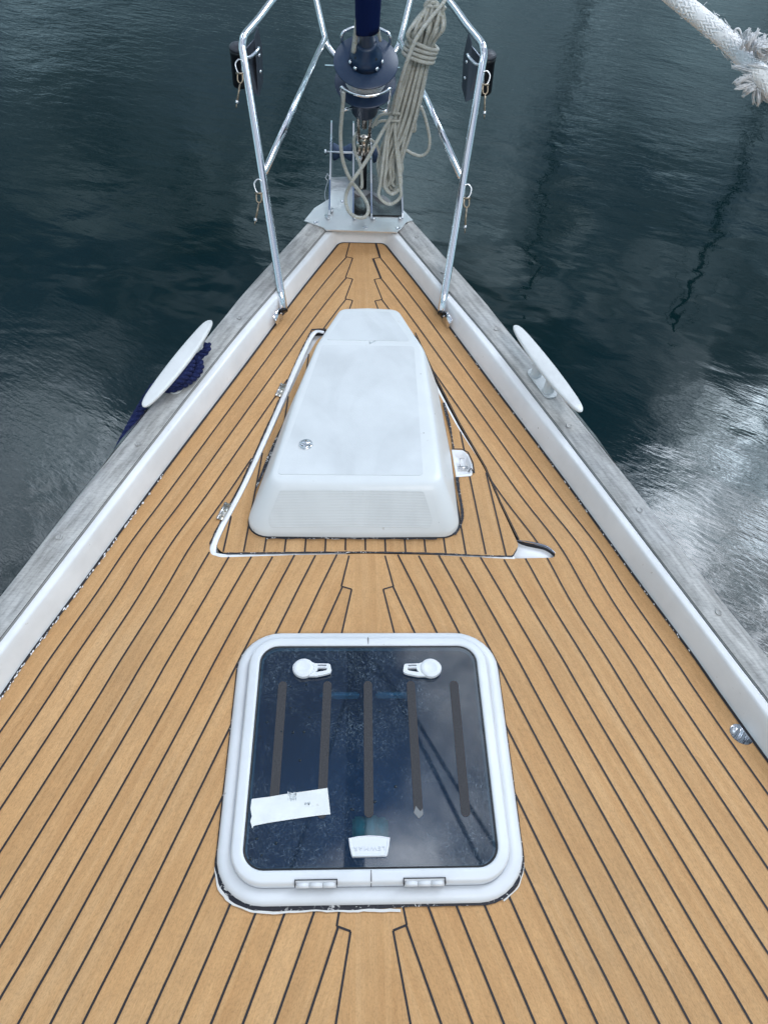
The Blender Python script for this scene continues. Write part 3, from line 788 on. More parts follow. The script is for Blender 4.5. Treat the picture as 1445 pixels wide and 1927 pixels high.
ribbon(bmx, [(p.x, p.y) for p in pathr], lambda i: .003+.008*sin(pi*i/78.), .0046)
ribbon(bmx, [(x/100, 1.2605+.001*sin(x)) for x in range(-26, 20)], .005, .0046)
objs('sealant', bmx, SEAL, cover_, smooth=False)
# lifting eye
ex, ey = -.160, 1.482
bmx = bmesh.new()
oval = [(ex+.019*cos(a), ey+.020*sin(a)) for a in [2*pi*k/28 for k in range(28)]]
loft(bmx, [[(lerp(ex, x, f), lerp(ey, y, f), .130+z) for x, y in oval] for f, z in ((1.0, .0005), (.97, .003), (.85, .0042), (.4, .0044), (.05, .0044))], cap1=True)
eye = obj('lifting_eye', bmx, STEELB, cover_)
bmx = bmesh.new()
tube(bmx, [Vector((ex-.016, ey-.002, .1345)), Vector((ex-.013, ey-.003, .139)), Vector((ex, ey-.003, .1415)), Vector((ex+.013, ey-.003, .139)), Vector((ex+.016, ey-.002, .1345))], .0024, 10)
tube(bmx, [Vector((ex-.012, ey-.012, .1352)), Vector((ex, ey-.0155, .1358)), Vector((ex+.012, ey-.012, .1352))], .0022, 8)
obj('bail', bmx, STEEL, eye)
bmx = bmesh.new()
for dx, dy in ((-.011, -.008), (.011, -.008), (0, .012)): lathe(bmx, [(.0022, 0), (.0022, .0006)], (ex+dx, ey+dy, .1343), (0, 0, 1), 10)
objs('screw', bmx, BRONZE, eye)

# ------------------------------------------------------------------ deck hatch
hatch = thing('deck_hatch', 'square white-framed deck hatch with scratched tinted glass in the near foredeck', 'hatch', (HX, .67, 0))
bmx = bmesh.new()
loft(bmx, [rr(o, z) for o, z in ((-.001, .0005), (-.001, .008), (.002, .013), (.008, .0175), (.016, .0195), (.024, .0190), (.0275, .0150), (.029, .0120))])
obj('base_frame', bmx, HFRAME, hatch)
bmx = bmesh.new()
loft(bmx, [rr(o, z) for o, z in ((.0285, .010), (.0285, .034), (.0305, .0385), (.034, .0405), (.046, .0425), (.0505, .0425), (.0525, .0405), (.0530, .0335), (.060, .030))])
lf = obj('lens_frame', bmx, HFRAME, hatch)
bmx = bmesh.new(); loft(bmx, [rr(o, z) for o, z in ((.0520, .0385), (.0535, .0402), (.0560, .0400), (.0570, .0385))]); obj('gasket', bmx, RUBBER, hatch)
lens = rr(.0560, 0)
bmx = slab([p[:2] for p in lens], [], .0392, .004, None)
glass = obj('glass', bmx, ACRYL, hatch, smooth=False)
# joint lines of the frame
bmx = bmesh.new(); box(bmx, (HX-.001, HY0+.0345+.006, .0412), (.0012, .020, .004)); box(bmx, (HX-.001, HY1-.040, .0412), (.0010, .018, .004)); box(bmx, (HX-.001, HY0+.0283, .0255), (.0012, .001, .021))
objs('frame_joint', bmx, CAULK, lf, smooth=False)
# well below
bmx = bmesh.new(); loft(bmx, [rr(.052, .036), rr(.052, -.30)], cap1=True); obj('interior_well', bmx, CABIN, hatch)
bmx = bmesh.new()
box(bmx, (-.018, .508, .020), (.030, .05, .018), None, .005); box(bmx, (.005, .505, .024), (.026, .055, .022), None, .003); box(bmx, (.026, .508, .021), (.026, .045, .016), None, .005)
obj('inner_latch', bmx, INNER, hatch)
for cx in (-.062, .062):
    bmx = bmesh.new(); box(bmx, (cx, .80, .020), (.088, .016, .012), None, .004); obj('inner_handle', bmx, INNERB, hatch)
# grip strips
def strip(x0, y0, x1, y1, w=.0095):
    a = Vector((x0, y0)); b = Vector((x1, y1)); d = (b-a).normalized(); n_ = Vector((-d.y, d.x)); P = []
    for k in range(9): th = pi*k/8; P.append(a+n_*w*cos(th)-d*w*sin(th)+Vector((random.uniform(-.0003, .0003), 0)))
    for k in range(9): th = pi*k/8; P.append(b-n_*w*cos(th)+d*w*sin(th))
    obj('grip_strip', slab(P, [], .0404, .0012), GRIP, hatch, smooth=False)
for x0, x1, y1 in ((-.188, -.190, .55), (-.089, -.094, .534), (.001, .000, .535), (.097, .099, .541), (.194, .194, .534)): strip(x0, .816, x1, y1)
bmx = slab([(.0895, .5335), (.099, .5215), (.1085, .530), (.108, .5415), (.103, .536), (.0985, .5415), (.0945, .547)], [], .0408, .001); obj('torn_strip_end', bmx, gel('bare_scuffed_acrylic', (.20, .21, .22), .5, 0), hatch, smooth=False)
# tape
tp = [(-.2345, .564), (-.20, .568), (-.166, .5735), (-.12, .5795), (-.0835, .5845), (-.081, .566), (-.0765, .532), (-.10, .5300), (-.14, .5250), (-.18, .5195), (-.200, .5165), (-.2265, .5115), (-.2285, .506), (-.2305, .5125), (-.2335, .5195), (-.2315, .53), (-.2355, .545)]
obj('tape', slab(tp, [], .0422, .0008, .01), TAPE, hatch, smooth=False)
bmx = bmesh.new()
for i in range(30):
    x = random.uniform(-.165, -.145); y = random.uniform(.560, .575); bmx.faces.new([bmx.verts.new((x+a*.0005, y+b*.003, .0426)) for a, b in ((-1, -1), (1, -1), (1, 1), (-1, 1))])
for i in range(14):
    x = random.uniform(-.130, -.117); y = random.uniform(.550, .556); bmx.faces.new([bmx.verts.new((x+a*.0012, y+b*.001, .0426)) for a, b in ((-1, -1), (1, -1), (1, 1), (-1, 1))])
obj('tape_scuffs', bmx, mat('scuff_blue_grey', (.55, .60, .64), .7)[0], hatch, smooth=False)['kind'] = 'stuff'
# handles
for s_, cx, cy in ((1, -.143, .853), (-1, .143, .852)):
    def T(x, y): return (cx+s_*x, cy+y)
    outl = []
    for k in range(25):
        th = radians(38+ (360-38-62)*k/24); outl.append(T(.0245*cos(th), .0225*sin(th)))
    body = outl + [T(.030, -.020), T(.052, -.0150), T(.0605, -.0115), T(.0625, -.006), T(.0595, .008), T(.056, .0105), T(.026, .0115)]
    if s_ < 0: body = body[::-1]
    h1 = [T(.0325, .0045), T(.0500, .0040), T(.0515, .0065), T(.0500, .0085), T(.0325, .0088), T(.031, .0065)]
    h2 = [T(.0265, -.0110), T(.0500, -.0065), T(.0525, -.0035), T(.0520, .0005), T(.0325, .0010), T(.0305, -.0055)]
    hd = obj('handle', slab(body, [h1, h2], .0510, .007), HPLAS, hatch, smooth=False)
    bmx = bmesh.new(); lathe(bmx, [(.021, 0), (.021, .006)], (cx, cy, .0395), (0, 0, 1), 32); obj('handle_base', bmx, HPLAS, hd)
    bmx = bmesh.new(); lathe(bmx, [(.0235, 0), (.0225, .0018), (.014, .0028), (.012, .0020), (.0005, .0018)], (cx, cy, .0510), (0, 0, 1), 40); obj('handle_boss', bmx, HPLAS, hd)
# maker's plate with embossed lettering, seen upside down from here
pl_ = [(-.0405, .4845), (-.022, .4880), (0, .4892), (.022, .4880), (.0405, .4845), (.0385, .470), (.0345, .4530), (.0325, .4505), (-.0325, .4505), (-.0345, .4530), (-.0385, .470)]
bmx = bmesh.new(); c0 = (0, .470)
loft(bmx, [[(lerp(c0[0], x, f), lerp(c0[1], y, f), z) for x, y in pl_] for f, z in ((1.0, .0395), (1.0, .0455), (.97, .0470), (.90, .0470), (.87, .0462), (.05, .0462))], cap1=True)
mp_ = obj('maker_plate', bmx, HPLAS, hatch, auto=30)
fc = bpy.data.curves.new('plate_lettering', 'FONT'); fc.body = 'LEWMAR'; fc.size = .0135; fc.align_x = 'CENTER'; fc.align_y = 'CENTER'; fc.extrude = .0006; fc.space_character = 1.2
tmp = bpy.data.objects.new('tmp_text', fc); COL.objects.link(tmp); bpy.context.view_layer.update()
me = bpy.data.meshes.new_from_object(tmp.evaluated_get(bpy.context.evaluated_depsgraph_get())); bpy.data.objects.remove(tmp)
lo = bpy.data.objects.new('plate_lettering', me); COL.objects.link(lo); me.materials.append(mat('lettering_relief', (.60, .63, .68), .5)[0])
for v in me.vertices: v.co = Vector((-v.co.x, -v.co.y*.8, v.co.z)) + Vector((0, .4645, .0466))
lo.parent = hatch; lo.matrix_parent_inverse = Matrix.Translation(hatch.location).inverted()
# hinges
for hx in (-.101, .104):
    bmx = bmesh.new()
    for k in (-1, 0, 1):
        tube(bmx, [(hx+k*.0255-.0122, HY0+.0285, .0335), (hx+k*.0255+.0122, HY0+.0285, .0335)], .0062, 14)
        box(bmx, (hx+k*.0255, HY0+.0300, .0265), (.0240, .008, .012), None, .001)
    hg = obj('hinge', bmx, HPLAS, hatch)
    bmx = bmesh.new(); box(bmx, (hx, HY0+.0345, .0425), (.079, .0015, .002)); box(bmx, (hx-.0395, HY0+.030, .037), (.0014, .011, .013)); box(bmx, (hx+.0395, HY0+.030, .037), (.0014, .011, .013))
    obj('hinge_slot', bmx, CAULK, hg, smooth=False)
# sealant bead round the base, ragged at the aft edge
bmx = bmesh.new(); ring = rr(-.001, 0, 20, 40); n = len(ring); prev = None; first = None
for i in range(n+1):
    a = Vector(ring[i % n][:2]); b = Vector(ring[(i+1) % n][:2]); c = Vector((HX, .672)); d = (b-a)
    if d.length < 1e-6: continue
    d.normalize(); out_ = Vector((d.y, -d.x)); aft = max(0, min(1, (.47-a.y)/.06))
    w_ = .0028+aft*(.0052+.0018*sin(i*.23)+.0014*sin(i*.071+1)) + .0008*random.random()
    if a.y < .40 and a.x > .075: w_ = .004+.003*max(0, (a.x-.2)*8) + .001*random.random()
    v1 = bmx.verts.new((*(a-out_*.006), .0062)); v2 = bmx.verts.new((*(a+out_*w_), .0024))
    if prev: bmx.faces.new((prev[0], prev[1], v2, v1))
    prev = (v1, v2)
obj('sealant_bead', bmx, SEAL, hatch, smooth=False)
bmx = bmesh.new(); prev = None
for i in range(n):
    a = Vector(ring[i % n][:2]); b = Vector(ring[(i+1) % n][:2]); d = (b-a)
    if d.length < 1e-6: continue
    d.normalize(); out_ = Vector((d.y, -d.x)); aft = max(0, min(1, (.455-a.y)/.05))
    if a.x > .06 and a.y < .385: aft = 0
    if a.x > .2: aft *= .6
    if aft <= 0.02: prev = None; continue
    i0 = .0045+.0030*aft+.0014*sin(i*.9)*sin(i*.37)+.0008*random.random(); w_ = i0+aft*(.0022+.0040*abs(sin(i*.17+.6)*cos(i*.053))+.0012*random.random())
    v1 = bmx.verts.new((*(a+out_*i0), .0036)); v2 = bmx.verts.new((*(a+out_*w_), .0030))
    if prev: bmx.faces.new((prev[0], prev[1], v2, v1))
    prev = (v1, v2)
objs('old_sealant', bmx, mat('old_white_sealant', (.66, .65, .63), .7)[0], hatch, smooth=False)
# raindrops on the glass
bmx = bmesh.new()
for i in range(26):
    x = random.choice((random.uniform(-.23, -.13), random.uniform(-.2, .23))); y = random.uniform(.44, .82); r0 = random.uniform(.0014, .0034)
    lathe(bmx, [(r0, 0), (r0*.9, r0*.22), (r0*.5, r0*.4), (r0*.05, r0*.45)], (x, y, .0394), (0, 0, 1), 12)
obj('raindrops', bmx, mat('water_drop', (.01, .02, .03), .03, ior=1.33)[0], hatch)['kind'] = 'stuff'

# ------------------------------------------------------------------ mooring cleats
def cleat(side, label):
    a = Vector((side*.474, 2.005, .150)); b = Vector((side*.610, 1.606, .150)); c = (a+b)/2; c.z = 0
    base_z = hb(1.8)+.010
    t = thing('mooring_cleat', label, 'cleat', (c.x, c.y, base_z), 'white cleats bolted to the cap rails')
    d = (b-a); Ln = d.length; d.normalize(); nn = Vector((-d.y, d.x, 0))
    rings = []; m = 28
    for i in range(m+1):
        u = -cos(pi*i/m)
        w_ = .0262*math.sqrt(max(0, 1-abs(u)**12))*(1-.46*abs(u)**1.9)+.0004; h_ = .0120*math.sqrt(max(0, 1-abs(u)**12))*(1-.3*u*u)+.0003
        zc_ = .142+.006*u*u; p = c+d*(u*Ln/2)
        rg = []
        for k in range(20):
            th = 2*pi*k/20; cx = abs(cos(th))**.5*(1 if cos(th) > 0 else -1); sz = abs(sin(th))**.55*(1 if sin(th) > 0 else -1)
            zz = zc_+h_*sz*(.85 if sz > 0 else 1.0)
            ww = w_*(1.0 if sz > -.2 else .82)
            rg.append((p.x+nn.x*cx*ww, p.y+nn.y*cx*ww, zz))
        rings.append(rg)
    bmx = bmesh.new(); loft(bmx, rings, True, True); bmesh.ops.remove_doubles(bmx, verts=bmx.verts, dist=.0002)
    obj('horn', bmx, CLEATW, t)
    for s_ in (-1, 1):
        p = c+d*s_*.040; bmx = bmesh.new()
        lathe(bmx, [(.020, 0), (.0175, .006), (.0155, .028), (.0155, .045), (.019, .062)], (p.x, p.y, base_z), (0, 0, 1), 24); obj('post', bmx, CLEATW, t)
    o = roundpoly([tuple((c+d*x+nn*y)[:2]) for x, y in ((-.070, -.021), (.070, -.021), (.070, .021), (-.070, .021))], .020, 8)
    obj('base_plate', slab(o, [], base_z+.005, .005), CLEATW, t, smooth=False)
    return t, c, d, nn, base_z
cl1 = cleat(-1, 'white painted horn cleat on the left rail with blue rope wrapped under it')
cl2 = cleat(1, 'bare white painted horn cleat on the right rail showing its two posts')
# chafe strips at the outer edge
for side, y0, y1 in ((-1, 1.44, 2.02), (1, 1.46, 2.02)):
    bmx = bmesh.new(); P = [y0+(y1-y0)*k/24 for k in range(25)]
    for i, (ya, yb) in enumerate(zip(P, P[1:])):
        def w_(y): t = (y-y0)/(y1-y0); return .010*min(1, min(t, 1-t)*5)
        z = hb(1.8)
        bmx.faces.new([bmx.verts.new(p) for p in ((side*(ow(ya)-.002), ya, z+.009), (side*(ow(ya)+w_(ya)), ya, z+.003), (side*(ow(yb)+w_(yb)), yb, z+.003), (side*(ow(yb)-.002), yb, z+.009))])
        bmx.faces.new([bmx.verts.new(p) for p in ((side*(ow(ya)+w_(ya)), ya, z+.003), (side*(ow(ya)+w_(ya)), ya, z-.03), (side*(ow(yb)+w_(yb)), yb, z-.03), (side*(ow(yb)+w_(yb)), yb, z+.003))])
    bmesh.ops.remove_doubles(bmx, verts=bmx.verts, dist=.0001)
    obj('chafe_strip', bmx, steel('chafe_strip_steel', (.80, .76, .74), .28, .1), yacht)

# ------------------------------------------------------------------ twisted mooring rope
def laid(bm, pts, r, pitch, seg=10, n=6):
    P = catmull(pts, n); 
    # resample evenly
    Q = [P[0]]; acc = 0; st = pitch/14
    for a, b in zip(P, P[1:]):
        l = (b-a).length
        while acc+l >= st:
            a = a.lerp(b, (st-acc)/l); l = (b-a).length; Q.append(a.copy()); acc = 0
        acc += l
    T = [(Q[min(i+1, len(Q)-1)]-Q[max(i-1, 0)]).normalized() for i in range(len(Q))]
    nrm = T[0].orthogonal().normalized(); fr = []
    for i in range(len(Q)):
        if i: nrm = T[i-1].rotation_difference(T[i]) @ nrm
        nrm = (nrm-T[i]*nrm.dot(T[i])).normalized(); fr.append((nrm.copy(), T[i].cross(nrm)))
    for s_ in range(3):
        path = []
        for i, p in enumerate(Q):
            th = 2*pi*(i/14+s_/3); path.append(p+(fr[i][0]*cos(th)+fr[i][1]*sin(th))*r*.52)
        tube(bm, path, r*.52, seg)
t, c, d, nn, bz = cl1
inn = Vector((-nn.x, -nn.y, 0)) if nn.x < 0 else Vector((nn.x, nn.y, 0))
if inn.x < 0: inn = -inn
def CP(al, ac, z): return Vector((c.x, c.y, 0))+d*al+inn*ac+Vector((0, 0, z))
mr = thing('mooring_rope', 'navy blue three-strand mooring rope looped round the left cleat and over the side', 'rope', CP(0, 0, bz))
bmx = bmesh.new()
laid(bmx, [CP(-.065, -.02, bz+.030), CP(-.072, .012, bz+.026), CP(-.050, .034, bz+.020), CP(-.01, .038, bz+.018), CP(.040, .024, bz+.020), CP(.075, -.005, bz+.022), CP(.06, -.04, bz+.024)], .0135, .055)
laid(bmx, [CP(-.050, -.03, bz+.040), CP(-.040, .012, bz+.040), CP(-.008, .026, bz+.043), CP(.04, .026, bz+.042), CP(.078, .005, bz+.040), CP(.082, -.03, bz+.038), CP(.10, -.046, bz+.020), CP(.20, -.053, bz-.010), CP(.32, -.046, bz-.035), CP(.44, -.034, bz-.07), CP(.60, -.02, bz-.13), CP(.9, -.01, bz-.35)], .0135, .055)
laid(bmx, [CP(-.085, .010, bz+.022), CP(-.112, .028, bz+.034), CP(-.135, .020, bz+.040)], .012, .05)
obj('laid_strands', bmx, ROPEB, mr)

# ------------------------------------------------------------------ stem fitting with bow roller
ZP = .074
stem = thing('bow_roller', 'polished stainless stem fitting with four upright cheek plates and blue roller', 'bow fitting', (0, 2.85, ZP))
pts = [(.170, 2.762), (.196, 2.775), (.162, 2.850), (.160, 2.90), (.156, 2.80), (-.0345, 2.80), (-.0345, 3.112), (-.128, 3.105), (-.130, 2.925), (-.186, 2.85), (-.222, 2.752), (-.196, 2.738), (-.148, 2.708), (-.136, 2.690), (.130, 2.684), (.155, 2.725)]
bmx = slab(pts, [], ZP-.004, .004, .03)
def platemat():
    m = steel('scuffed_stem_plate', (.86, .85, .84), .36, .0); 
    global nt; nt = m.node_tree; b = nt.nodes['Principled BSDF']; tc = N('ShaderNodeTexCoord')
    w = NOISE(tc.outputs['Object'], 16, 3, .55, 1.2); bumpto(b, w, .35, .006)
    rs = N('ShaderNodeVectorMath', operation='DISTANCE'); L(tc.outputs['Object'], rs.inputs[0]); rs.inputs[1].default_value = (.088, -.160, 0)
    rust = MATH('MULTIPLY', RAMP(rs.outputs['Value'], [(.0, 1.0), (.035, 0.0)]), RAMP(NOISE(tc.outputs['Object'], 60, 3, .6), [(.35, .2), (.6, 1.)]))
    old = b.inputs['Base Color'].links[0].from_socket
    L(MIX(rust, old, (.38, .16, .05)), b.inputs['Base Color']); L(MATH('SUBTRACT', 1.0, rust), b.inputs['Metallic'])
    return m
PLATE = platemat()
base = obj('base_plate', bmx, PLATE, stem, smooth=False)
for sx, sy in ((-.075, 2.905), (-.175, 2.742), (.012, 2.715), (.138, 2.712)):
    bmx = bmesh.new(); lathe(bmx, [(.0105, 0), (.010, .001), (.0085, .0016), (.005, .0012), (.0045, .0003)], (sx, sy, ZP-.0035), (0, 0, 1), 20); objs('screw', bmx, STEELB, base)
for x, y0, y1, hgt, lean in ((-.126, 2.795, 3.33, .205, 0), (-.0345, 2.775, 3.33, .205, 0), (.036, 2.775, 3.33, .205, 0), (.156, 2.785, 3.22, .175, 0)):
    bmx = bmesh.new()
    P = [(x-.003, y0, ZP-.002), (x-.003, y0+.01, ZP+.014), (x-.003, y0+.17, ZP+.055), (x-.003, (y0+y1)/2+.08, hgt*.80), (x-.003, y1-.03, hgt), (x-.003, y1, hgt-.004), (x-.003, y1+.035, .15), (x-.003, y1+.03, .06), (x-.003, y1-.05, -.03), (x-.003, 2.97, -.03), (x-.003, 2.9, ZP-.004)]
    prism(bmx, P, (.006, 0, 0)); obj('cheek_plate', bmx, STEEL, stem, smooth=False)
# trough floors
bmx = bmesh.new()
for xa, xb in ((-.0305, .033), (.040, .152)):
    secs = []
    for k in range(9):
        t_ = k/8; y = 2.80+t_*.50; z0 = ZP+.001-.075*t_**1.3
        secs.append([(lerp(xa, xb, u), y, z0-.022*min(1, t_*2.4)*sin(pi*u)) for u in [j/10 for j in range(11)]])
    loft(bmx, secs, closed=False)
obj('trough', bmx, steel('dark_trough_steel', (.20, .19, .19), .20, .1), stem)
# roller and pin
ry, rz = 3.185, .137
bmx = bmesh.new(); lathe(bmx, [(.030, 0), (.034, .006), (.030, .016), (.0205, .030), (.0205, .050), (.030, .064), (.034, .074), (.030, .080)], (-.120, ry, rz), (1, 0, 0), 32); obj('roller', bmx, BLUESOFT, stem)
bmx = bmesh.new(); tube(bmx, [(-.150, ry-.03, rz+.012), (.042, ry-.03, rz+.012)], .005, 10); lathe(bmx, [(.010, 0), (.011, .004), (.010, .008)], (-.153, ry-.03, rz+.012), (1, 0, 0), 12); obj('roller_pin', bmx, STEELB, stem)
bmx = bmesh.new(); lathe(bmx, [(.030, 0), (.034, .006), (.022, .026), (.022, .04), (.034, .06), (.030, .068)], (.046, ry+.02, rz-.015), (1, 0, 0), 32); obj('roller', bmx, BLUESOFT, stem)
bmx = bmesh.new(); tube(bmx, [(-.138, 3.03, .120), (-.146, 3.02, .108), (-.136, 3.01, .100), (-.129, 3.02, .112)], .0015, 6, closed=True); tube(bmx, catmull([(-.136, 3.01, .1), (-.148, 2.97, .07), (-.142, 2.93, .05)], 6), .0012, 6); obj('retaining_ring', bmx, STEELB, stem)
bmx = bmesh.new()
box(bmx, (-.116, 2.822, ZP+.004), (.010, .020, .012), None, .002); box(bmx, (-.134, 2.775, ZP+.002), (.009, .035, .008), Quaternion((0, 0, 1), .4), .002); box(bmx, (.045, 2.772, ZP+.002), (.014, .012, .008), None, .002); box(bmx, (.146, 2.778, ZP+.002), (.014, .012, .008), None, .002); box(bmx, (-.028, 2.770, ZP+.002), (.014, .012, .008), None, .002)
objs('weld_lug', bmx, STEELB, stem)

# ------------------------------------------------------------------ pulpit
pul = thing('bow_pulpit', 'polished stainless steel tube pulpit raked forward over the bow', 'pulpit', (0, 2.6, 0))
def leg_at(side, t): return Vector((side*lerp(.270, .430, t), lerp(2.232, 3.022, t), lerp(.030, .580, t)))
front_top = {}
for side in (-1, 1):
    L0 = [leg_at(side, 0), leg_at(side, .5), leg_at(side, .93)]
    bend = [Vector((side*.4285, 3.015, .571)), Vector((side*.4265, 3.040, .588)), Vector((side*.419, 3.072, .598))]
    rail = [Vector((side*.38, 3.175, .615)), Vector((side*.336, 3.295, .640)), Vector((side*.28, 3.43, .665)), Vector((side*.235, 3.52, .675)), Vector((side*.205, 3.545, .650))]
    path = [L0[0], L0[1], L0[2]]; path = [leg_at(side, k/12*.95) for k in range(13)] + catmull([leg_at(side, .95)]+bend+rail, 6)[1:]
    bmx = bmesh.new(); tube(bmx, path, .0135, 20); lg = obj('side_tube', bmx, STEEL, pul)
    bmx = bmesh.new(); tube(bmx, [leg_at(side, -.004), leg_at(side, .004)], .0138, 20); obj('foot_shadow_band', bmx, BLACK, lg)  # black band paints the short shadow at the tube end, reusing plastic black
    # base flange on the bulwark face
    fpos = Vector((side*(hw(2.235)+.004), 2.20, .026))
    tx = Vector((-side*.36, 1, 0)).normalized(); outn = Vector((-side*.9, -.33, .30)).normalized()
    q = Matrix((tx, outn.cross(tx) if True else tx, outn)).transposed().to_quaternion()
    bmx = bmesh.new(); box(bmx, fpos, (.050, .040, .003), q, .001)
    for k in (-.022, .022): lathe(bmx, [(.004, 0), (.003, .002)], fpos+tx*k+outn*.002, outn, 12)
    obj('base_flange', bmx, STEEL, pul)
# front loop
ux = lambda s_: s_
loop = [(-.205, 3.545, .650), (-.184, 3.50, .585), (-.166, 3.46, .525), (-.152, 3.435, .478), (-.140, 3.42, .450), (-.112, 3.40, .424), (-.080, 3.39, .412), (0, 3.385, .410), (.080, 3.39, .412), (.112, 3.40, .424), (.140, 3.42, .450), (.152, 3.435, .478), (.166, 3.46, .525), (.184, 3.50, .585), (.205, 3.545, .650)]
bmx = bmesh.new(); tube(bmx, catmull(loop, 5), .0125, 18); obj('front_loop', bmx, STEEL, pul)
bmx = bmesh.new(); tube(bmx, [(-.150, 3.36, .400), (.150, 3.36, .400)], .0045, 10); obj('cross_bar', bmx, STEEL, pul)
for side in (-1, 1):
    bmx = bmesh.new(); tube(bmx, [leg_at(side, .505)+Vector((-side*.006, .01, 0)), Vector((side*.150, 3.425, .478))], .0115, 18); obj('brace', bmx, STEEL, pul)

# ------------------------------------------------------------------ navigation lights
for side in (-1, 1):
    nl = thing('navigation_light', 'black navigation light housing hung under the %s bend of the pulpit' % ('left' if side < 0 else 'right'), 'navigation light', (side*.46, 3.05, .5), 'lights on the pulpit bends')
    cx, cy = side*.458, 3.10
    ax = Vector((side*-.06, -.12, 1)).normalized()
    bmx = bmesh.new()
    for a in (0,):
        lathe(bmx, [(.026, 0), (.029, .006), (.030, .016), (.032, .112), (.034, .120), (.034, .132)], (cx, cy, .415), ax, 36)
    obj('housing', bmx, BLACK, nl)
    bmx = bmesh.new(); lathe(bmx, [(.035, .132), (.035, .138), (.031, .144), (.022, .146), (.020, .149), (.008, .150)], (cx, cy, .415), ax, 36); obj('top_cap', bmx, mat('faded_black_plastic', (.05, .055, .07), .5)[0], nl)
    # two dark screen plates forming a V inboard
    bmx = bmesh.new()
    prism(bmx, [(side*.425, 3.05, .42), (side*.388, 3.06, .395), (side*.384, 3.11, .50), (side*.390, 3.10, .575), (side*.425, 3.06, .55)], (side*.003, .003, 0))
    prism(bmx, [(side*.388, 3.06, .395), (side*.377, 3.13, .42), (side*.374, 3.16, .52), (side*.380, 3.14, .60), (side*.390, 3.10, .585)], (side*.003, .0, 0))
    objs('screen_plate', bmx, mat('dark_brushed_plate', (.10, .11, .14), .32, .7)[0], nl, smooth=False)
    bmx = bmesh.new()
    for z in (.47, .525): lathe(bmx, [(.006, 0), (.0055, .004)], (side*.380, 3.085, z), (-side*1, -.6, .2), 12)
    tube(bmx, catmull([(side*.43, 3.0, .545), (side*.405, 3.015, .543), (side*.383, 3.045, .552), (side*.377, 3.07, .556)], 6), .0055, 12)
    objs('clip', bmx, STEEL, nl)

# ------------------------------------------------------------------ lifeline fittings (toggle + threaded rod) hanging from the legs
def fitting(side, tt, rodlen, label, splay):
    p = leg_at(side, tt); ldir = (leg_at(side, 1)-leg_at(side, 0)).normalized()
    t = thing('rail_shackle', label, 'shackle', p, 'shackles hanging from the pulpit tubes')
    outv = Vector((side, 0, 0)); upv = Vector((0, .55, .83))
    o = p+outv*.014
    bmx = bmesh.new()
    tube(bmx, catmull([o+upv*.030+outv*-.003, o+upv*.034+outv*.010, o+upv*.020+outv*.022, o+upv*-.004+outv*.016, o+upv*-.012+outv*.004], 6), .0026, 8)
    tube(bmx, [o+upv*.030-outv*.003, o-upv*.008+outv*.0005], .0022, 8)
    obj('eye_strap', bmx, STEELB, t)
    c_ = o-upv*.018+outv*.006+Vector((0, -.012, 0))
    bmx = bmesh.new()
    tube(bmx, catmull([c_+outv*-.008+upv*.014, c_+outv*-.0085-upv*.010, c_-upv*.018, c_+outv*.0085-upv*.010, c_+outv*.008+upv*.014], 5), .0028, 8)
    tube(bmx, [c_-outv*.016+upv*.012, c_+outv*.014+upv*.012], .0038, 10)
    lathe(bmx, [(.007, 0), (.007, .003)], c_-outv*.017+upv*.012, outv, 14)
    obj('clevis', bmx, BRONZE, t)
    dn = (-upv+outv*splay).normalized()
    a = c_-upv*.018
    bmx = bmesh.new(); tube(bmx, [a, a+dn*rodlen*.72], .0034, 10)
    for k in range(5): lathe(bmx, [(.0040, 0), (.0040, .0015)], a+dn*(rodlen*(.5+.04*k)), dn, 10)
    tube(bmx, [a+dn*rodlen*.78, a+dn*rodlen], lambda i, t: lerp(.0030, .0016, t), 8)
    obj('threaded_rod', bmx, BRONZE, t)
    bmx = bmesh.new(); lathe(bmx, [(.0062, 0), (.0065, .002), (.0065, .008), (.0055, .010)], a+dn*rodlen*.70, dn, 6); obj('lock_nut', bmx, STEELB, t)
fitting(-1, .90, .082, 'small shackle with threaded rod below the left light', .22)
fitting(-1, .445, .075, 'small shackle with threaded rod halfway down the left pulpit tube', .25)
fitting(1, .885, .080, 'small shackle with threaded rod below the right light', .02)
fitting(1, .445, .085, 'small shackle with threaded rod halfway down the right pulpit tube', -.02)

# ------------------------------------------------------------------ furler on the forestay
SB = Vector((.003, 2.95, .2)); SD = Vector((0, -.455, .89)).normalized()
def sp_(s_): return SB+SD*s_
fu = thing('furling_drum', 'navy furling drum with two discs on the forestay under the blue furled headsail', 'furling gear', sp_(0))
for s_, rr0, nm in ((.496, .105, 'upper_disc'), (.410, .103, 'lower_disc')):
    bmx = bmesh.new(); lathe(bmx, [(.03, -.004), (rr0-.004, -.003), (rr0, -.001), (rr0, .002), (rr0-.003, .004), (.03, .005)], sp_(s_), SD, 72); obj('drum_disc', bmx, NAVY, fu, auto=50)
bmx = bmesh.new(); lathe(bmx, [(.052, -.075), (.052, -.004)], sp_(.496), SD, 40); obj('drum_core', bmx, NAVY, fu)
bmx = bmesh.new()
for k in range(6):
    pth = [sp_(.412+.0125*k)+(.060+.003*(k % 2))*(SD.orthogonal().normalized()*cos(2*pi*j/40)+SD.cross(SD.orthogonal().normalized())*sin(2*pi*j/40)) for j in range(40)]
    tube(bmx, pth, .0062, 8, closed=True)
obj('wound_line', bmx, ROPEW, fu)
bmx = bmesh.new(); lathe(bmx, [(.053, .003), (.053, .030), (.047, .040), (.034, .058), (.034, .072), (.030, .076)], sp_(.496), SD, 40); obj('hub', bmx, NAVY, fu)
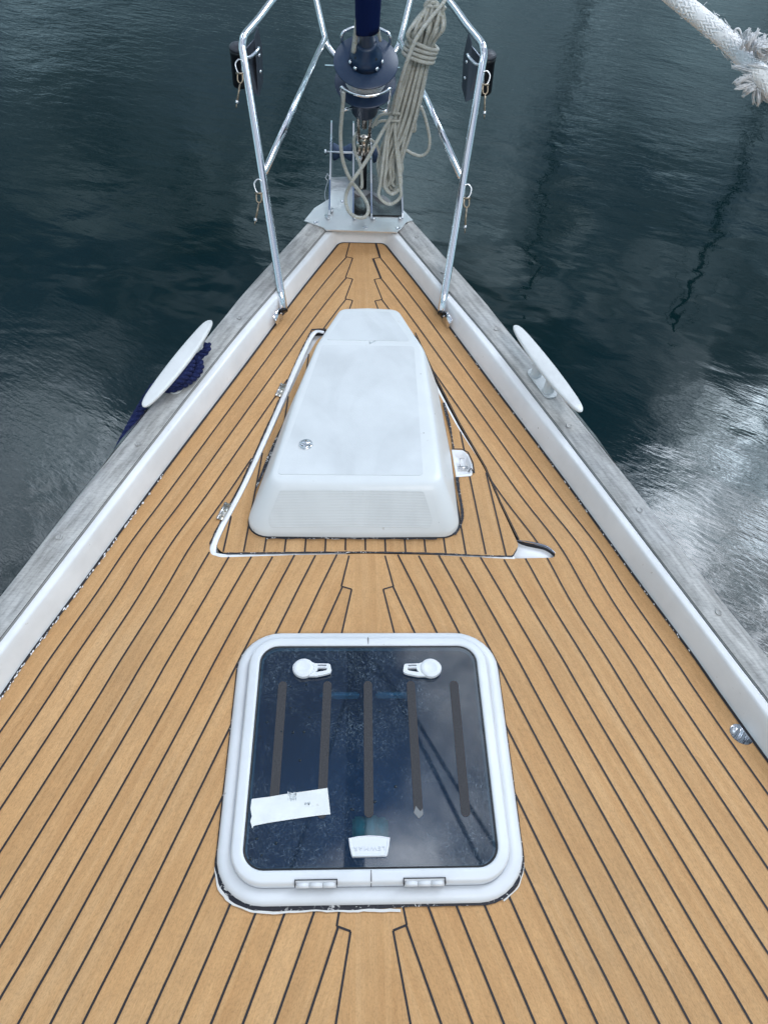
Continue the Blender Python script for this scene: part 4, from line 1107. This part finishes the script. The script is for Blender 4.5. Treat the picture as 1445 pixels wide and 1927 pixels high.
bmx = bmesh.new(); lathe(bmx, [(.030, -.12), (.046, -.118), (.048, -.060), (.062, -.055), (.062, -.030), (.070, -.028), (.072, -.008), (.05, -.004)], sp_(.405), SD, 40); obj('drum_bearing', bmx, NAVY, fu)
bmx = bmesh.new(); lathe(bmx, [(.0235, 0), (.0235, .30)], sp_(.555), SD, 32); obj('luff_tube', bmx, STEELB, fu)
bmx = bmesh.new()
oa = Vector((1, 0, 0)); ob = SD.cross(oa)
for th in (200, 230, 310, 345, 120, 60):
    dv = oa*cos(radians(th))+ob*sin(radians(th))
    lathe(bmx, [(.0065, 0), (.0065, .006), (.004, .008)], sp_(.511)+dv*.051, dv*.8+SD*.5, 12)
objs('bolt', bmx, STEEL, fu)
bmx = bmesh.new()
for th in (215, 320): 
    dv = oa*cos(radians(th))+ob*sin(radians(th)); box(bmx, sp_(.528)+dv*.040, (.016, .010, .030), SD.to_track_quat('Z', 'X'), .003)
objs('clamp', bmx, BLACK, fu)
# guard cage round the discs
bmx = bmesh.new()
def cyl(th, r0, s_): return sp_(s_)+oa*cos(radians(th))*r0+ob*sin(radians(th))*r0
F_ = -1 if ob.y > 0 else 1      # sign that points aft (to the viewer)
def cg(a, r0, s_): return sp_(s_)+oa*sin(radians(a))*r0+ob*cos(radians(a))*r0*F_
arc = [cg(a, .112, .476) for a in range(-44, 45, 8)]
path = [cg(-48, .104, .36), cg(-47, .108, .43), cg(-46, .112, .470)] + arc + [cg(46, .112, .470), cg(47, .108, .43), cg(48, .104, .36)]
tube(bmx, path, .0048, 12)
path = [cg(180-48, .104, .400), cg(180-46, .110, .520)] + [cg(180+a, .110, .527) for a in range(-42, 43, 7)] + [cg(180+46, .110, .520), cg(180+48, .104, .400)]
tube(bmx, path, .0048, 12)
for a in (-48, 48): tube(bmx, [cg(a, .104, .36), cg(a*.8, .05, .345)], .0048, 10)
obj('guard_cage', bmx, STEEL, fu)
# turnbuckle and toggle
bmx = bmesh.new()
tube(bmx, [sp_(.30), sp_(.20)], .010, 16); 
for s2 in (-1, 1):
    tube(bmx, [sp_(.295)+oa*s2*.036, sp_(.262)+oa*s2*.022, sp_(.13)+oa*s2*.020], .0065, 12)
    box(bmx, sp_(.07)+oa*s2*.017, (.006, .020, .085), SD.to_track_quat('Z', 'X'), .002)
lathe(bmx, [(.018, 0), (.020, .012), (.016, .03), (.010, .034)], sp_(.115), SD, 24)
lathe(bmx, [(.012, 0), (.012, .09)], sp_(.03), SD, 20)
obj('turnbuckle', bmx, steel('tarnished_rigging_steel', (.42, .38, .33), .2, .4), fu)
bmx = bmesh.new(); tube(bmx, [sp_(.04)-oa*.030, sp_(.04)+oa*.030], .008, 14); tube(bmx, [sp_(.12)-oa*.026, sp_(.12)+oa*.026], .004, 10); objs('clevis_pin', bmx, STEEL, fu)
bmx = bmesh.new(); box(bmx, sp_(-.06), (.036, .030, .15), SD.to_track_quat('Z', 'X'), .004); obj('toggle', bmx, BLACK, fu)
# grease-stained line bundle beside the luff tube
bmx = bmesh.new(); tube(bmx, catmull([sp_(.545)-oa*.040+ob*F_*.01, sp_(.60)-oa*.034, sp_(.68)-oa*.026], 6), .0085, 10); tube(bmx, catmull([sp_(.56)+oa*.044+ob*-F_*.02, sp_(.60)+oa*.036+ob*-F_*.02, sp_(.68)+oa*.024], 6), .005, 8); objs('tack_lashing', bmx, ROPE, fu)
# furled headsail: wound cloth, spirals up the stay
rings = []; m = 90; Ls = 11.0
for i in range(m+1):
    u = i/m; s_ = .622+Ls*u**1.5
    base_r = lerp(.037, .062, min(1, (s_-.622)/1.6)) if s_ < 4 else lerp(.062, .03, (s_-4)/8)
    rg = []
    for k in range(28):
        th = 2*pi*k/28; r0 = base_r*(1+.10*sin(th*1+s_*3.1)+.035*sin(3*th+s_*7)+.015*sin(7*th-s_*11))
        sl = .020*sin(th+2.2) if i == 0 else 0
        rg.append(sp_(s_+sl)+oa*cos(th)*r0+ob*sin(th)*r0)
    rings.append(rg)
bmx = bmesh.new(); loft(bmx, rings, True, True); sail = obj('furled_sail', bmx, SAIL, fu)

# headsail sheets running aft above the deck (seen mirrored in the hatch glass)
for pts, lb in (([(.05, 2.02, 2.06), (.13, 1.93, 2.03), (.32, 1.45, 1.94), (.51, .95, 1.86), (.9, .0, 1.75), (1.45, -1.5, 1.3)], 'dark headsail sheet mirrored in the middle of the hatch glass'),
                ([(.05, 2.0, 2.12), (.22, 1.9, 2.2), (.52, 1.4, 2.3), (.86, .8, 2.3), (1.5, -.4, 2.2), (2.2, -1.8, 2.0)], 'dark headsail sheet mirrored on the right of the hatch glass'),
                ([(.0, 2.0, 2.06), (-.10, 1.6, 1.98), (-.26, 1.0, 1.9), (-.6, 0, 1.75), (-1.3, -1.5, 1.3)], 'dark headsail sheet mirrored low on the left of the hatch glass')):
    bmx = bmesh.new(); tube(bmx, catmull(pts, 8), .010, 8); tag(obj('headsail_sheet', bmx, ROPED), lb, 'rope', 'headsail sheets above the deck')

# ------------------------------------------------------------------ coiled halyard hanging right of the drum
coil = thing('rope_coil', 'coiled pale braided rope hanging from the pulpit to the right of the drum', 'rope coil', (.2, 2.87, .7))
waist = Vector((.190, 2.885, .628))
bmx = bmesh.new(); NS = 13
for i in range(NS):
    f = (i/(NS-1))*2-1; f2 = ((i*5) % NS)/(NS-1)*2-1
    bl = random.uniform(.0, .05)
    bot = Vector((.100+.030*f, 2.84+.015*f2, .135+bl+.03*abs(f)))
    hwid = .014+.010*abs(f2)
    if i == 0: bot = Vector((.103, 2.79, .125)); hwid = .040
    if i == 1: bot = Vector((.112, 2.80, .16)); hwid = .030
    midL = Vector((.143+.040*f-.010, 2.865+.022*f2, .42)); midR = midL+Vector((.020, .008, 0))
    wl = waist+Vector((.033*f-.006, .020*f2, 0)); wr = waist+Vector((.033*f+.006, .020*f2+.006, 0))
    bulbL = Vector((.203+.050*f-.012, 2.885+.030*f2-.01, .700-.012*abs(f))); bulbR = bulbL+Vector((.022, .014, .0))
    top = Vector((.222+.026*f, 2.90+.014*f2, .762-.026*abs(f)+random.uniform(-.008, .008)))
    pts = [bot, bot+Vector((-hwid, .0, .030)), bot+Vector((-hwid*.9, .01, .085)), midL, wl, bulbL, top+Vector((-.012, 0, -.012)), top, top+Vector((.012, 0, -.012)), bulbR, wr, midR, bot+Vector((hwid*.9, .01, .085)), bot+Vector((hwid, .0, .030))]
    tube(bmx, catmull(pts, 7, closed=True), .0062, 9, closed=True)
obj('hanging_loops', bmx, ROPE, coil)
bmx = bmesh.new()
axis = Vector((.05, .02, .16)).normalized()
for k in range(4):
    cc = waist+axis*(-.022+.0145*k); e1 = Vector((1, 0, -.25-.1*(k == 3))).normalized(); e2 = Vector((0, 1, 0)); pth = []
    for j in range(36):
        th = 2*pi*j/36; pth.append(cc+e1*.054*cos(th)+e2*.036*sin(th))
    tube(bmx, pth, .0068, 9, closed=True)
objs('wrapping_turns', bmx, ROPE, coil)
bmx = bmesh.new()
tube(bmx, catmull([(0.1030,2.8000,0.4502),(0.1197,2.7900,0.5501),(0.1442,2.8000,0.6296),(0.1713,2.8200,0.6872),(0.2141,2.8600,0.7300),(0.2527,2.9000,0.7604),(0.2853,2.9500,0.7894),(0.3372,3.0000,0.8373)], 8), .0068, 9)
tube(bmx, catmull([(0.2638,2.9000,0.7546),(0.2480,2.9000,0.7358),(0.2195,2.9000,0.7380),(0.1975,2.9000,0.7496),(0.2065,2.9000,0.7681),(0.2466,2.9000,0.7873)], 8), .0066, 9)
tube(bmx, catmull([(0.2030,2.8600,0.4554),(0.2212,2.8600,0.4159),(0.2420,2.8600,0.3489),(0.2419,2.8600,0.3025),(0.2199,2.8600,0.2803),(0.1878,2.8600,0.2854),(0.1592,2.8600,0.3004)], 8), .0058, 9)
tube(bmx, catmull([(0.1744,2.9000,0.4294),(0.1893,2.9000,0.3796),(0.1892,2.9000,0.3530),(0.1774,2.9000,0.3527),(0.1650,2.9000,0.3638)], 8), .0058, 9)
tube(bmx, catmull([(0.0308,2.8400,0.3859),(0.0562,2.8400,0.4271),(0.0955,2.8400,0.4372),(0.1276,2.8400,0.4362)], 8), .0050, 9)
tube(bmx, catmull([(0.0420,2.8400,0.3937),(0.0606,2.8400,0.4089),(0.1023,2.8400,0.4119),(0.1289,2.8400,0.4107)], 8), .0050, 9)
tube(bmx, catmull([(0.0243,2.8500,0.3400),(0.0481,2.8500,0.3214),(0.0656,2.8500,0.2671),(0.0668,2.8500,0.2310)], 8), .0050, 9)
objs('loose_tails', bmx, ROPE, coil)
fl = thing('furling_line', 'pale furling line looping down from the drum onto the stem fitting', 'rope', (0, 2.78, .1))
bmx = bmesh.new()
tube(bmx, catmull([(-0.0681,2.6600,0.5746),(-0.0720,2.6800,0.5204),(-0.0801,2.7200,0.4165),(-0.0771,2.7400,0.3340),(-0.0640,2.7500,0.2759),(-0.0407,2.7600,0.2240),(-0.0088,2.7600,0.1842),(0.0153,2.7400,0.1559),(0.0213,2.7100,0.1386),(0.0094,2.6900,0.1261),(-0.0182,2.6900,0.1233),(-0.0480,2.7100,0.1306),(-0.0621,2.7400,0.1519),(-0.0602,2.7600,0.1788),(-0.0407,2.7350,0.2365),(-0.0140,2.7400,0.2741),(0.0162,2.7600,0.3119),(0.0421,2.7800,0.3527),(0.0714,2.8000,0.3986),(0.1000,2.8100,0.4407)], 8), .0066, 10)
tube(bmx, catmull([(-0.0222,2.8800,0.3485),(-0.0337,2.8600,0.3340),(-0.0295,2.8600,0.2896),(-0.0133,2.8600,0.2504),(-0.0047,2.8600,0.2102),(-0.0019,2.8600,0.1584),(-0.0079,2.8600,0.1519)], 8), .0060, 10)
obj('line', bmx, ROPE, fl)

# ------------------------------------------------------------------ frayed white rope close to the camera
wr_ = thing('frayed_rope', 'thick white braided rope with a frayed end close by at the upper right', 'rope', [(0.1394,0.4400,1.4691)][0])
RP = [Vector(p) for p in [(0.1082,0.5000,1.4829),(0.1215,0.4850,1.4750),(0.1351,0.4700,1.4683),(0.1452,0.4620,1.4635),(0.1538,0.4550,1.4594),(0.1627,0.4480,1.4544),(0.1705,0.4410,1.4493),(0.1793,0.4360,1.4435),(0.1906,0.4300,1.4360),(0.2043,0.4200,1.4267)]]
path = catmull(RP, 14); bmx = bmesh.new()
tube(bmx, path, lambda i, t: .0045+.0003*sin(i*.35), 24)
obj('braided_core', bmx, NEARW, wr_)
# plait: raised V-shaped picks over the surface
bmx = bmesh.new()
vd = (Vector(RP[4])-Vector((-.041, 0, 1.6))).normalized()
T0 = [(path[min(i+1, len(path)-1)]-path[max(i-1, 0)]).normalized() for i in range(len(path))]
acc = 0.0; row = 0
for i in range(0, len(path)-2):
    acc += (path[i+1]-path[i]).length
    if acc < .00135: continue
    acc = 0.0; row += 1
    p = path[i]; t_ = T0[i]; e1 = (vd-t_*vd.dot(t_)).normalized(); e2 = t_.cross(e1)
    for k in range(16):
        th = 2*pi*(k+.5*(row % 2))/16; rad = e1*cos(th)+e2*sin(th); sg = 1 if k % 2 else -1
        tw = (t_*cos(.62)+(t_.cross(rad))*sin(.62)*sg).normalized()
        c_ = p+rad*.0041
        tube(bmx, [c_-tw*.0016-rad*.0003, c_-tw*.0008+rad*.0001, c_+tw*.0008+rad*.0001, c_+tw*.0016-rad*.0003], lambda ii, tt: (.0004, .00065, .00065, .0004)[ii], 6)
obj('plaited_strands', bmx, NEARW, wr_)
# fray: tufts of fine fibres
bmx = bmesh.new()
rnd = random.Random(3)
tufts = [(0.1609,0.4360,1.4618),(0.1643,0.4360,1.4605),(0.1666,0.4360,1.4615),(0.1680,0.4300,1.4606),(0.1741,0.4360,1.4557),(0.1669,0.4360,1.4442),(0.1708,0.4360,1.4417),(0.1742,0.4360,1.4391),(0.1769,0.4360,1.4381),(0.1786,0.4360,1.4398),(0.1820,0.4360,1.4372),(0.1803,0.4360,1.4441),(0.1704,0.4360,1.4579)]
dirs = [(0.1610,0.4360,1.4657),(0.1647,0.4360,1.4649),(0.1696,0.4360,1.4626),(0.1744,0.4360,1.4578),(0.1757,0.4360,1.4588),(0.1639,0.4360,1.4415),(0.1657,0.4360,1.4399),(0.1712,0.4360,1.4363),(0.1789,0.4360,1.4333),(0.1832,0.4360,1.4345),(0.1871,0.4360,1.4335),(0.1612,0.4360,1.4482),(0.1706,0.4360,1.4641)]
for a, b in zip(tufts, dirs):
    a = Vector(a); b = Vector(b); dv = b-a
    sub = [(Vector([rnd.gauss(0, .0014) for _ in range(3)]), rnd.uniform(-.45, .15)) for _ in range(7)]
    for k in range(84):
        so_, ln = sub[k % 7]
        s0 = a-dv*.5+so_*.3+Vector([rnd.gauss(0, .0005) for _ in range(3)]); e0 = b+so_+Vector([rnd.gauss(0, .0004) for _ in range(3)])+dv*(ln+rnd.uniform(-.12, .08)); mid = (s0+e0)/2+so_*.5+Vector([rnd.gauss(0, .0004) for _ in range(3)])
        tube(bmx, catmull([s0, mid, e0], 3), .00017, 4)
for k in range(260):
    i = rnd.randrange(int(len(path)*.38), len(path)-2) if rnd.random() < .8 else rnd.randrange(0, len(path)-2)
    p = path[i]; rad = Vector([rnd.gauss(0, 1) for _ in range(3)]); rad -= T0[i]*rad.dot(T0[i]); rad.normalize()
    l_ = rnd.uniform(.0005, .0025); e0 = p+rad*(.0046+l_)+T0[i]*rnd.uniform(-.004, .004)
    tube(bmx, catmull([p+rad*.0042, p+rad*(.0046+l_*.6), e0], 3), .00016, 3)
loopp = [(0.1555,0.4410,1.4640),(0.1557,0.4410,1.4657),(0.1573,0.4410,1.4660),(0.1592,0.4410,1.4641),(0.1607,0.4410,1.4617)]
tube(bmx, catmull(loopp, 5), .0005, 5)
obj('frayed_fibres', bmx, FRAY, wr_)

# ------------------------------------------------------------------ moored yachts beyond the frame, seen mirrored in the water
def yacht2(x, y, mast_h, rot, label, thick=.10, first=None):
    t = thing('moored_yacht', label, 'sailing yacht', (x, y, -1.15), 'moored yachts seen as reflections')
    t.rotation_euler = (0, 0, rot)
    def add(nm, bmx, m, sm=True):
        o = obj(nm, bmx, m, None, sm); o.parent = t; return o
    secs = []
    for k in range(13):
        u = k/12; wy = 1.7*math.sqrt(max(0, 1-(abs(u-.42)/.58)**2.4))+.02; yy_ = -5+u*10.5; zz = 1.05+.25*(u-.4)**2*2
        secs.append([(wy, yy_, zz), (wy*.96, yy_, .5), (wy*.6, yy_*.96, -.2), (-wy*.6, yy_*.96, -.2), (-wy*.96, yy_, .5), (-wy, yy_, zz)])
    b = bmesh.new(); loft(b, secs, True, True); add('hull', b, GEL)
    b = bmesh.new(); box(b, (0, -.2, 1.45), (1.9, 4.2, .5), None, .12); add('cabin', b, GELBOX)
    b = bmesh.new(); lathe(b, [(thick, 0), (thick*.95, mast_h*.6), (thick*.6, mast_h)], (0, .6, 1.1), (0, 0, 1), 16); add('mast', b, MASTM)
    b = bmesh.new(); tube(b, [(0, .5, 2.3), (0, -3.8, 2.4)], .11, 12); add('boom', b, SAIL)
    b = bmesh.new()
    for h_ in (.36,): tube(b, [(-.9*(1.2-h_), .5, 1.1+mast_h*h_), (.9*(1.2-h_), .5, 1.1+mast_h*h_)], .035, 8)
    add('spreader', b, MASTM)
    b = bmesh.new()
    tube(b, [(0, 5.2, 1.4), (0, .65, 1.1+mast_h*.97)], .022, 6); tube(b, [(0, -4.8, 1.2), (0, .55, 1.1+mast_h*.99)], .015, 6)
    for s_ in (-1, 1): tube(b, [(s_*1.5, .4, 1.2), (s_*.9*.84, .5, 1.1+mast_h*.36), (s_*.9*.54, .5, 1.1+mast_h*.66), (0, .6, 1.1+mast_h*.95)], .015, 6)
    add('rigging', b, MASTM)
    return t
MASTM, _ = mat('dark_anodised_mast', (.03, .035, .04), .5, .3)
def at(az, D): return (D*sin(radians(az))-.041, D*cos(radians(az)))
yacht2(*at(28.3, 25.5), 13.0, .5, 'moored yacht whose mast wavers in the water far right', .12)
yacht2(*at(15.4, 25.0), 13.0, .2, 'moored yacht whose mast wavers in the water right of the pulpit', .11)
yacht2(*at(-4.2, 33.5), 13.0, -.1, 'moored yacht whose mast wavers in the water left of the drum', .07)
yacht2(*at(-17.3, 38.0), 13.0, -.3, 'moored yacht whose mast wavers in the water at the upper left', .06)
